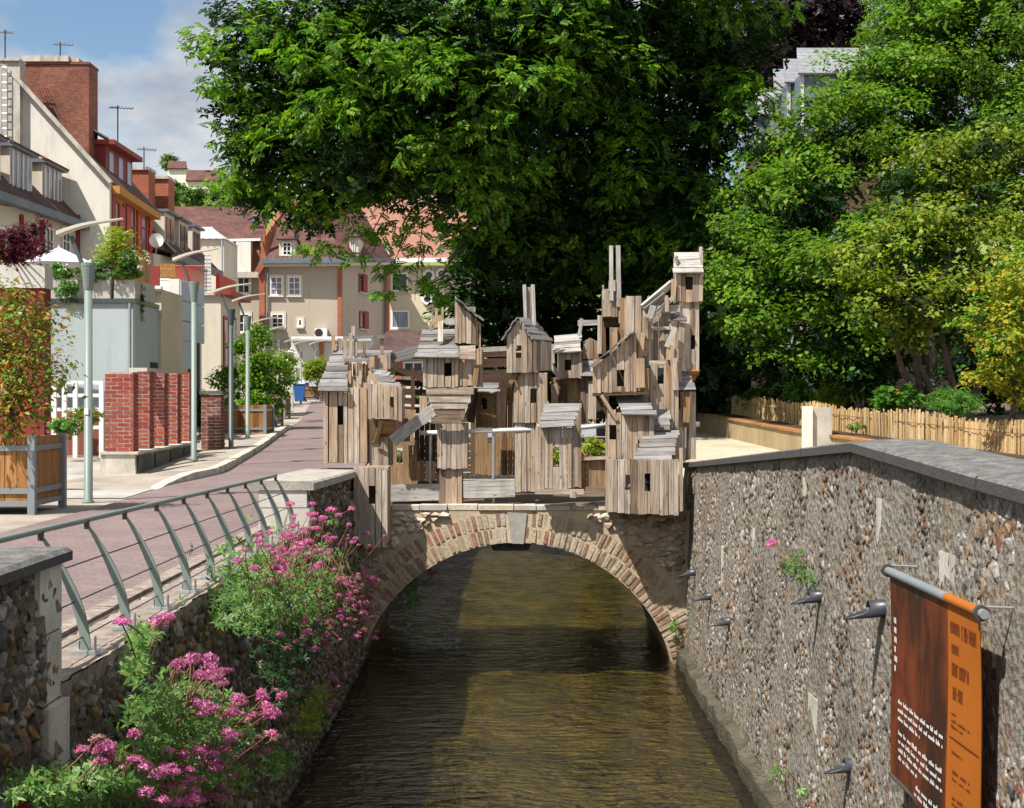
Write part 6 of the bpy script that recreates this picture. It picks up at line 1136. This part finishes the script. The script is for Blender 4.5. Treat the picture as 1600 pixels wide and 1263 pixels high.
# ------------------------------------------------------------------ right terrace: bench wall, reed fence, block
def fx(y): return float(np.interp(y, [17, 21.5, 29, 44, 47], [8.7, 7.8, 6.6, 5.9, 5.8]))
def fz(y): return float(np.interp(y, [17, 21.5, 29, 44, 47], [.64, .78, 1.0, 1.34, 1.4]))
bw = thing('bench_wall', 'long low terrace wall with brown timber bench top', 'bench', (6, 30, .5))
ysb = list(np.linspace(18, 46, 29))
for a, b_ in zip(ysb[:-1], ysb[1:]):
    q = MB(); xa, xb = fx(a)-.75, fx(b_)-.75
    q.prism([(xa, a, zr(a)-.1), (xa, a, fz(a)-.07), (xa+.25, a, fz(a)-.07), (xa+.25, a, zr(a)-.1)], (xb-xa, b_-a, fz(b_)-fz(a))); part('wall_segment', q, BENCHW, bw)
    for k in range(3): plank(bw, 'bench_slat', WOODD if k else WOODO, (xa-.05+.25*k+.12, a, fz(a)-.04), (xb-.05+.25*k+.12, b_-.01, fz(b_)-.04), (1, 0, 0), .235, .045)
rf = thing('reed_fence', 'low golden fence of split reeds behind the bench', 'fence', (6.6, 29, 1.0)); y = 20.6; cnt = 0; far = MB()
while y < 46:
    sp_ = .046+.0012*(y-20); tilt = R.uniform(-.05, .05)+.07*math.sin(y*.9)+.05*math.sin(y*2.3); h_ = .47+R.uniform(-.06, .05)+.03*math.sin(y*1.3); x = fx(y)+R.uniform(-.02, .02); A_ = Vector((x, y, fz(y)-.03)); B_ = Vector((x+tilt*.4, y+tilt, fz(y)+h_)); w_ = sp_*R.uniform(.6, 1.3)
    if cnt < 298: plank(rf, 'reed', REED, A_, B_, (-.16, 1, 0), w_, .018, 0, R.uniform(-.02, .02))
    else: far.obox(A_, B_, w_, (-.16, 1, 0), .018)
    y += sp_; cnt += 1
o = part('far_reeds', far, REED, rf); o['kind'] = 'stuff'
q = MB(); q.grid([[(fx(v)+.03, v, fz(v)-.05), (fx(v)+.03, v, fz(v)+.40)] for v in np.linspace(18, 46, 30)]); part('backing_mat', q, REED, rf)
q = MB(); q.tube([(fx(v)-.03, v, fz(v)+.3) for v in np.linspace(18, 46, 40)], .006, 4); part('wire', q, CABLE, rf)
mb = MB(); mb.grid([[(fx(v)+.1+d, v, fz(v)+.1+.05*d) for d in (0, 2, 5, 10, 18)] for v in np.linspace(18, 46, 12)]); solo('planting_bed', mb, SOIL, kind='structure')
cb = thing('concrete_block', 'pale concrete post and block standing in front of the reed fence', 'concrete block', tuple(W(1275, 720, 27))); q = MB(); q.box(wx(1257, 27), wx(1270, 27), 27, 27.25, .3, wz(635, 27)); part('post', q, RWHITE, cb); q = MB(); q.box(wx(1270, 27)+.003, wx(1302, 27), 27.1, 28.0, .3, wz(637, 27)); part('block', q, CONC, cb)
bk = thing('garden_wall', 'old brown stone garden wall glimpsed in the shade under the trees', 'wall', tuple(W(1430, 640, 37))); q = MB(); q.box(wx(1180, 37), wx(1640, 37), 37, 37.6, .8, wz(500, 37)); part('wall_body', q, TAN, bk)
for k in range(60):
    px, py = R.uniform(1370, 1500), R.uniform(520, 630); o = link('stone', ICOME[R.randrange(10)], None, bk); o.material_slots[0].link = 'OBJECT'; o.material_slots[0].material = RUBBLE; m4 = Matrix.Diagonal((R.uniform(.12, .22), .05, R.uniform(.07, .12))).to_4x4(); m4.translation = W(px, py, 37)-org(bk); o.matrix_local = m4
for i, (px, py, Y, r, lb) in enumerate(((1140, 570, 40, (1.3, .8, 1.3), 'dark evergreen mass right of the lookout tower'), (1230, 520, 41, (2, .9, 2), 'dark evergreen mass behind the low hydrangea'), (1330, 540, 36, (1.3, .7, 1.2), 'dark bush left of the brown stone wall'), (1560, 570, 30, (1.2, .6, 1.0), 'dark bush behind the golden shrub'), (1300, 600, 34, (1.2, .5, .6), 'dark low bush behind the concrete block'), (1460, 480, 36, (2.5, .6, 1.2), 'dark foliage above the brown stone wall'), (1180, 450, 42, (2, .9, 2), 'dark evergreen mass under the ash edge'))):
    c = W(px, py, Y); t_ = thing('evergreen_bush', lb, 'shrub', (c.x, c.y, c.z-r[2])); crown(t_, [(tuple(c), r), (tuple(c+Vector((r[0]*.5, -.2, -r[2]*.3))), tuple(v*.7 for v in r)), (tuple(c+Vector((-r[0]*.5, -.2, -r[2]*.3))), tuple(v*.7 for v in r))], SPR, .24, 5, 6, .2, ASHD, 'foliage', inner=.6)
    q = MB(); q.tube([c-Vector((0, 0, r[2]*1.3)), c], [.06, .02], 6); part('stems', q, BARK, t_)
# ------------------------------------------------------------------ drain pipes and banner on the right wall
for i, (px, py, s, lb) in enumerate(((1085, 894, .9, 'farthest small drain pipe high on the flint wall'), (1112, 931, .9, 'second drain pipe from the wooden village'), (1143, 970, .9, 'lowest of the three far drain pipes'), (1287, 930, 1.0, 'drain pipe under the pink wall flower'), (1390, 948, 1.15, 'large drain pipe left of the banner'), (1346, 1193, 1.0, 'drain pipe low on the wall below the banner'))):
    Y = F*2.5/(px-800); c = W(px, py, Y); t_ = thing('drain_pipe', lb, 'pipe', (c.x+.05, c.y, c.z), 'drain pipes in the flint wall'); n = 14; r = .05*s; ln = .20*s; v = []; f_ = []
    for k in range(n+1):
        a = 2*math.pi*k/n; low_ = max(0, -math.sin(a)); e = ln*(.62+.75*low_**1.5)
        for (rr, xx) in ((r, .12), (r, -e), (r*.82, -e), (r*.82, .12)): v.append((c.x+xx, c.y+rr*math.cos(a), c.z+rr*math.sin(a)-.10*(max(0, -xx))))
    f_ = [(k*4+j, k*4+(j+1) % 4, (k+1)*4+(j+1) % 4, (k+1)*4+j) for k in range(n) for j in range(4)]; q = MB(); q.add(v, f_); smooth(part('pipe', q, PIPE, t_)); q = MB(); q.box(c.x+.02, c.x+.06, c.y-r*1.3, c.y+r*1.3, c.z-r*1.4, c.z+r*1.4); part('collar', q, CONC, t_)
bn_ = thing('banner', 'orange and dark brown exhibition banner hanging from a rod on the flint wall', 'banner', (2.3, 7.7, -.7))
BX, Y0, Y1, ZT, ZB = 2.30, 8.57, 6.93, .555, -.67
def bpt(u, v, off=0): return (BX+.012*math.sin(u*7+1)*v+.006*math.sin(v*5)-off, Y0+(Y1-Y0)*u, ZT-.02+(ZB-ZT)*v)
m, t, b = material('printed_banner'); p = P(t); n1 = t.noise(t.mapped(p, (1, 2.0, 1.1)), 1.5, 5, .6); n2 = t.noise(t.mapped(p, (1, 6, 3)), 1.2, 4)
c = t.ramp(n1, [(.30, (.012, .012, .010)), (.48, (.055, .016, .006)), (.62, (.16, .035, .010)), (.8, (.20, .05, .015))]); c = t.mix(t.ramp(n2, [(.62, 0.0), (.75, .5)]), c, (.10, .09, .05)); t.set(b.inputs['Base Color'], c); b.inputs['Roughness'].default_value = .5; BANM = m
BANO = M_plain('orange_print', (.40, .115, .012), .5, .12, 1.5, 20, .02)
def sheet(u0, u1, v0, v1, off, nu=10, nv=16):
    q = MB(); q.grid([[bpt(u0+(u1-u0)*i/nu, v0+(v1-v0)*j/nv, off) for i in range(nu+1)] for j in range(nv+1)]); return q
q = sheet(0, .69, 0, 1, 0); q2 = sheet(0, .69, 0, 1, -.004); q.add(q2.v, q2.f); part('printed_panel', q, BANM, bn_); q = sheet(.6905, 1, 0, 1, 0); q2 = sheet(.6905, 1, 0, 1, -.004); q.add(q2.v, q2.f); part('orange_panel', q, BANO, bn_)
q = MB(); q.tube([(BX, Y0+.09, ZT), (BX, Y1-.08, ZT)], .024, 14); part('rod', q, STEEL, bn_); q = MB(); q.tube([(BX, Y0-.02, ZT), (BX, Y0+(Y1-Y0)*.69, ZT)], .027, 14); part('sleeve', q, PLFRAME, bn_); q = MB(); q.tube([(BX, Y0+(Y1-Y0)*.692, ZT), (BX, Y1+.005, ZT)], .027, 14); part('sleeve', q, BANO, bn_)
for yv in (Y0+.05, Y1-.03): q = MB(); q.tube([(BX, yv-.012, ZT), (BX, yv+.012, ZT)], .04, 14); part('clamp', q, CABLE, bn_); q = MB(); q.tube([(BX, yv, ZT+.03), (BX+.3, yv, ZT+.02)], .008, 6); part('bracket', q, STEEL, bn_)
q = MB(); q.tube([(BX, Y0, ZB-.005), (BX, Y1, ZB-.005)], .012, 8); part('bottom_rod', q, CABLE, bn_)
def marks(u0, u1, v, h, mat, name):
    q = MB(); u = u0
    if h > .03:
        def st(a, b_, c_, d_): q.add([bpt(a, c_, .003), bpt(b_, c_, .003), bpt(b_, d_, .003), bpt(a, d_, .003)], [(0, 1, 2, 3)])
        while u < u1:
            st(u, u+.005, v, v+h); k = R.randrange(4)
            if k != 1: st(u+.013, u+.018, v, v+h)
            st(u+.0052, u+.0128, v+h*R.choice((0, .42)), v+h*R.choice((.12, .54)))
            if k > 1: st(u+.0052, u+.0128, v+h*.88, v+h)
            u += .0235
        return part(name, q, mat, bn_)
    while u < u1:
        w_ = R.uniform(.025, .075); e = min(u+w_, u1); k = u
        while k < e-.004:
            hh = h*R.choice((.62, .62, .62, 1.0)); q.add([bpt(k, v+h, .003), bpt(min(k+.0075, e), v+h, .003), bpt(min(k+.0075, e), v+h-hh, .003), bpt(k, v+h-hh, .003)], [(0, 1, 2, 3)]); k += .0105
        u = e+.016
    return part(name, q, mat, bn_)
for k, (u0, u1, v) in enumerate(((.10, .66, .585), (.10, .66, .625), (.10, .40, .665), (.11, .66, .735), (.11, .66, .775), (.11, .66, .815), (.11, .38, .855), (.36, .66, .91), (.34, .66, .945))): marks(u0, u1, v, .022, WPAINT, 'text_line')
for k in range(6): q = MB(); v = .20+.047*k; w_ = R.uniform(.02, .04); q.add([bpt(.045, v+.026, .003), bpt(.045+w_, v+.03, .003), bpt(.045+w_, v, .003), bpt(.045, v, .003)], [(0, 1, 2, 3)]); part('letter', q, RLIGHT, bn_)
INK = M_plain('brown_ink', (.16, .035, .01), .5, .05)
for (u0, u1, v, h) in ((.72, .80, .075, .05), (.83, .95, .075, .06), (.73, .80, .17, .04), (.73, .88, .25, .055), (.74, .83, .35, .055), (.73, .77, .46, .014), (.73, .90, .49, .014), (.73, .84, .515, .014), (.74, .84, .62, .016), (.75, .90, .70, .018), (.75, .92, .735, .012), (.75, .88, .81, .018), (.75, .82, .84, .012), (.75, .93, .93, .018)): marks(u0, u1, v, h, INK, 'text_line')
q = MB(); q.add([bpt(.715, .575, .003), bpt(.985, .575, .003), bpt(.985, .568, .003), bpt(.715, .568, .003)], [(0, 1, 2, 3)]); part('rule_line', q, INK, bn_)
for k, px in enumerate((784, 812)): c = W(px, 851, 20.6); t_ = thing('floodlight', ('left', 'right')[k]+' of two black floodlights under the arch crown', 'light', tuple(c)); q = MB(); q.prism([(c.x-.17, c.y-.1, c.z+.05), (c.x+.17, c.y-.1, c.z+.05), (c.x+.13, c.y-.12, c.z-.08), (c.x-.13, c.y-.12, c.z-.08)], (0, .25, 0)); part('housing', q, CABLE, t_); q = MB(); q.box(c.x-.02, c.x+.02, c.y, c.y+.05, c.z+.05, c.z+.2); part('bracket', q, CABLE, t_)
# ------------------------------------------------------------------ red valerian on the canal walls
HEADS = []
for s in range(4):
    n = 70; d = unit(n); d[:, 2] = np.abs(d[:, 2])*1.0-.35; P_ = d*np.array([1, 1, .85])*NR.uniform(.75, 1.05, (n, 1)); V, Fq = stamp(P_, d+NR.normal(size=(n, 3))*.4, NR.normal(size=(n, 3)), np.full(n, .38), LEAFW)
    V2, F2 = stamp(P_*.9, d+NR.normal(size=(n, 3))*.8, NR.normal(size=(n, 3)), np.full(n, .34), LEAFW); me = array_mesh('flower_head', np.concatenate([V, V2]), np.concatenate([Fq, F2+len(V)])); me.materials.append(PETAL); HEADS.append(me)
def onwall(px, py, off):
    X = -(2.14-off); return W(px, py, min(F*-X/max(60, 800-px), 17.9))
def valerian(label, leafs, heads, base, mat=VAL, size=.068, at=onwall, hs=.040):
    b0 = at(base[0], base[1], .0); t_ = thing('valerian_plant', label, 'plant', tuple(b0), 'red valerian on the canal walls'); P_ = []
    for (px, py, sx, sy, n) in leafs:
        for k in range(int(n*1.5) if n > 40 else n): P_.append(at(px+R.gauss(0, sx*.45), py+R.gauss(0, sy*.45), R.uniform(.02, .42)))
    pa = np.array(P_); n = len(pa); V, Fq = stamp(pa, NR.normal(size=(n, 3))*.5+np.array([.3, -.5, .7]), NR.normal(size=(n, 3))+np.array([.5, -.2, -.1]), size*NR.uniform(.6, 1.35, n), T_sprig(6, .11, .95))
    link('foliage', array_mesh('foliage', V-np.array(org(t_)), Fq), mat, t_); q = MB()
    for (px, py, sx, sy, n) in heads:
        for k in range(int(n*1.5) if n > 3 else n):
            c = at(px+R.gauss(0, sx*.5), py+R.gauss(0, sy*.5), R.uniform(.22, .55)); o = link('flower_head', HEADS[R.randrange(4)], None, t_); s = hs*R.uniform(.5, 1.25); m4 = Matrix.Rotation(R.uniform(0, 6), 4, 'Z') @ Matrix.Diagonal((s, s, s*R.uniform(.8, 1.2), 1)); m4.translation = c-org(t_); o.matrix_local = m4
            if R.random() < .16: o.material_slots[0].link = 'OBJECT'; o.material_slots[0].material = FADED
            lf = Vector(P_[R.randrange(len(P_))]); best = min((Vector(P_[R.randrange(len(P_))]) for _ in range(12)), key=lambda v: (v-c).length); q.tube([best, best.lerp(c, .6)+Vector((.01, -.01, .0)), c], [.0042, .0035, .003], 5)
    part('stems', q, STEM, t_)['kind'] = 'stuff'; return t_
valerian('largest pink valerian clump spilling over the wall beside the arch', ((420, 905, 90, 60, 330), (490, 950, 80, 50, 260), (400, 950, 70, 50, 200), (520, 900, 60, 50, 120)), ((490, 850, 75, 45, 44), (560, 930, 42, 60, 52), (530, 985, 60, 30, 22), (440, 870, 80, 40, 14), (480, 800, 50, 24, 6), (470, 1000, 40, 14, 5)), (430, 930))
valerian('pink valerian clump in the middle of the shaded wall', ((300, 1115, 90, 40, 230), (340, 1150, 90, 40, 150), (250, 1100, 50, 40, 120)), ((335, 1055, 60, 24, 11), (345, 1110, 60, 24, 18), (420, 1110, 40, 30, 11), (300, 1030, 60, 18, 5)), (300, 1130))
valerian('nearest pink valerian clump at the bottom left corner', ((170, 1225, 110, 30, 250), (90, 1240, 80, 26, 130), (330, 1210, 70, 40, 130), (250, 1170, 80, 40, 110)), ((290, 1195, 90, 36, 30), (290, 1245, 60, 16, 20), (170, 1180, 40, 24, 6), (400, 1160, 50, 24, 8)), (180, 1250))
valerian('small valerian tuft just below the railing feet', ((225, 1000, 26, 26, 40), (215, 1045, 26, 26, 36)), ((255, 968, 20, 14, 2), (185, 968, 16, 12, 2)), (220, 1030), size=.075)
valerian('dark ivy like growth hanging under the largest clump', ((450, 1015, 50, 50, 170), (440, 1070, 40, 40, 80)), ((435, 1060, 14, 10, 1),), (445, 1000), ASHD)
valerian('yellowish tuft low on the wall near the water', ((485, 1120, 26, 34, 80), (500, 1085, 16, 18, 26)), ((525, 1075, 18, 16, 3), (515, 1100, 10, 10, 1)), (490, 1100), OLIVE, .07)
valerian('green tuft at the waterline below the middle clump', ((430, 1190, 30, 26, 60),), ((400, 1175, 12, 10, 1),), (420, 1190), size=.08)
valerian('single valerian stalk beside the hanging tower', ((520, 815, 12, 8, 14),), ((550, 797, 3, 3, 1), (520, 795, 6, 6, 1)), (515, 830), size=.07)
rwall = lambda px, py, off: W(px, py, F*(2.5-off*.5)/(px-800))
valerian('lone pink valerian on the sunny flint wall', ((1240, 888, 24, 24, 46), (1262, 905, 14, 12, 16)), ((1206, 850, 7, 5, 3),), (1270, 915), size=.06, at=rwall, hs=.045)
valerian('green weeds at the foot of the sunny flint wall', ((1215, 1215, 20, 26, 30), (1250, 1240, 16, 16, 20)), ((1225, 1196, 3, 3, 1),), (1215, 1230), size=.06, at=rwall, hs=.02)
archp = lambda px, py, off: W(px, py, 20.3+off*.6)
valerian('leafy valerian growing under the left springing of the arch', ((648, 918, 20, 20, 36), (640, 950, 14, 14, 16)), ((690, 897, 16, 6, 3), (645, 940, 10, 10, 3)), (630, 950), GREEN, .085, at=archp)
valerian('green tuft under the right springing of the arch', ((1052, 985, 8, 22, 26),), ((1050, 965, 1, 1, 1),), (1052, 1005), GREEN, .07, at=lambda px, py, off: W(px, py, 20.1), hs=.015)

cs = thing('cut_stems', 'bundle of bare red stems at the bottom left corner', 'stems', tuple(onwall(40, 1250, .1)))
for k in range(16):
    a = onwall(20+R.uniform(-20, 30), 1245+R.uniform(-10, 25), .08); b_ = onwall(95+R.uniform(-50, 60), 1225+R.uniform(-25, 25), .3); q = MB(); q.tube([a, a.lerp(b_, .5)+Vector((.02, -.02, R.uniform(-.02, .04))), b_], [.007, .006, .004], 6); part('stem', q, REDW, cs)
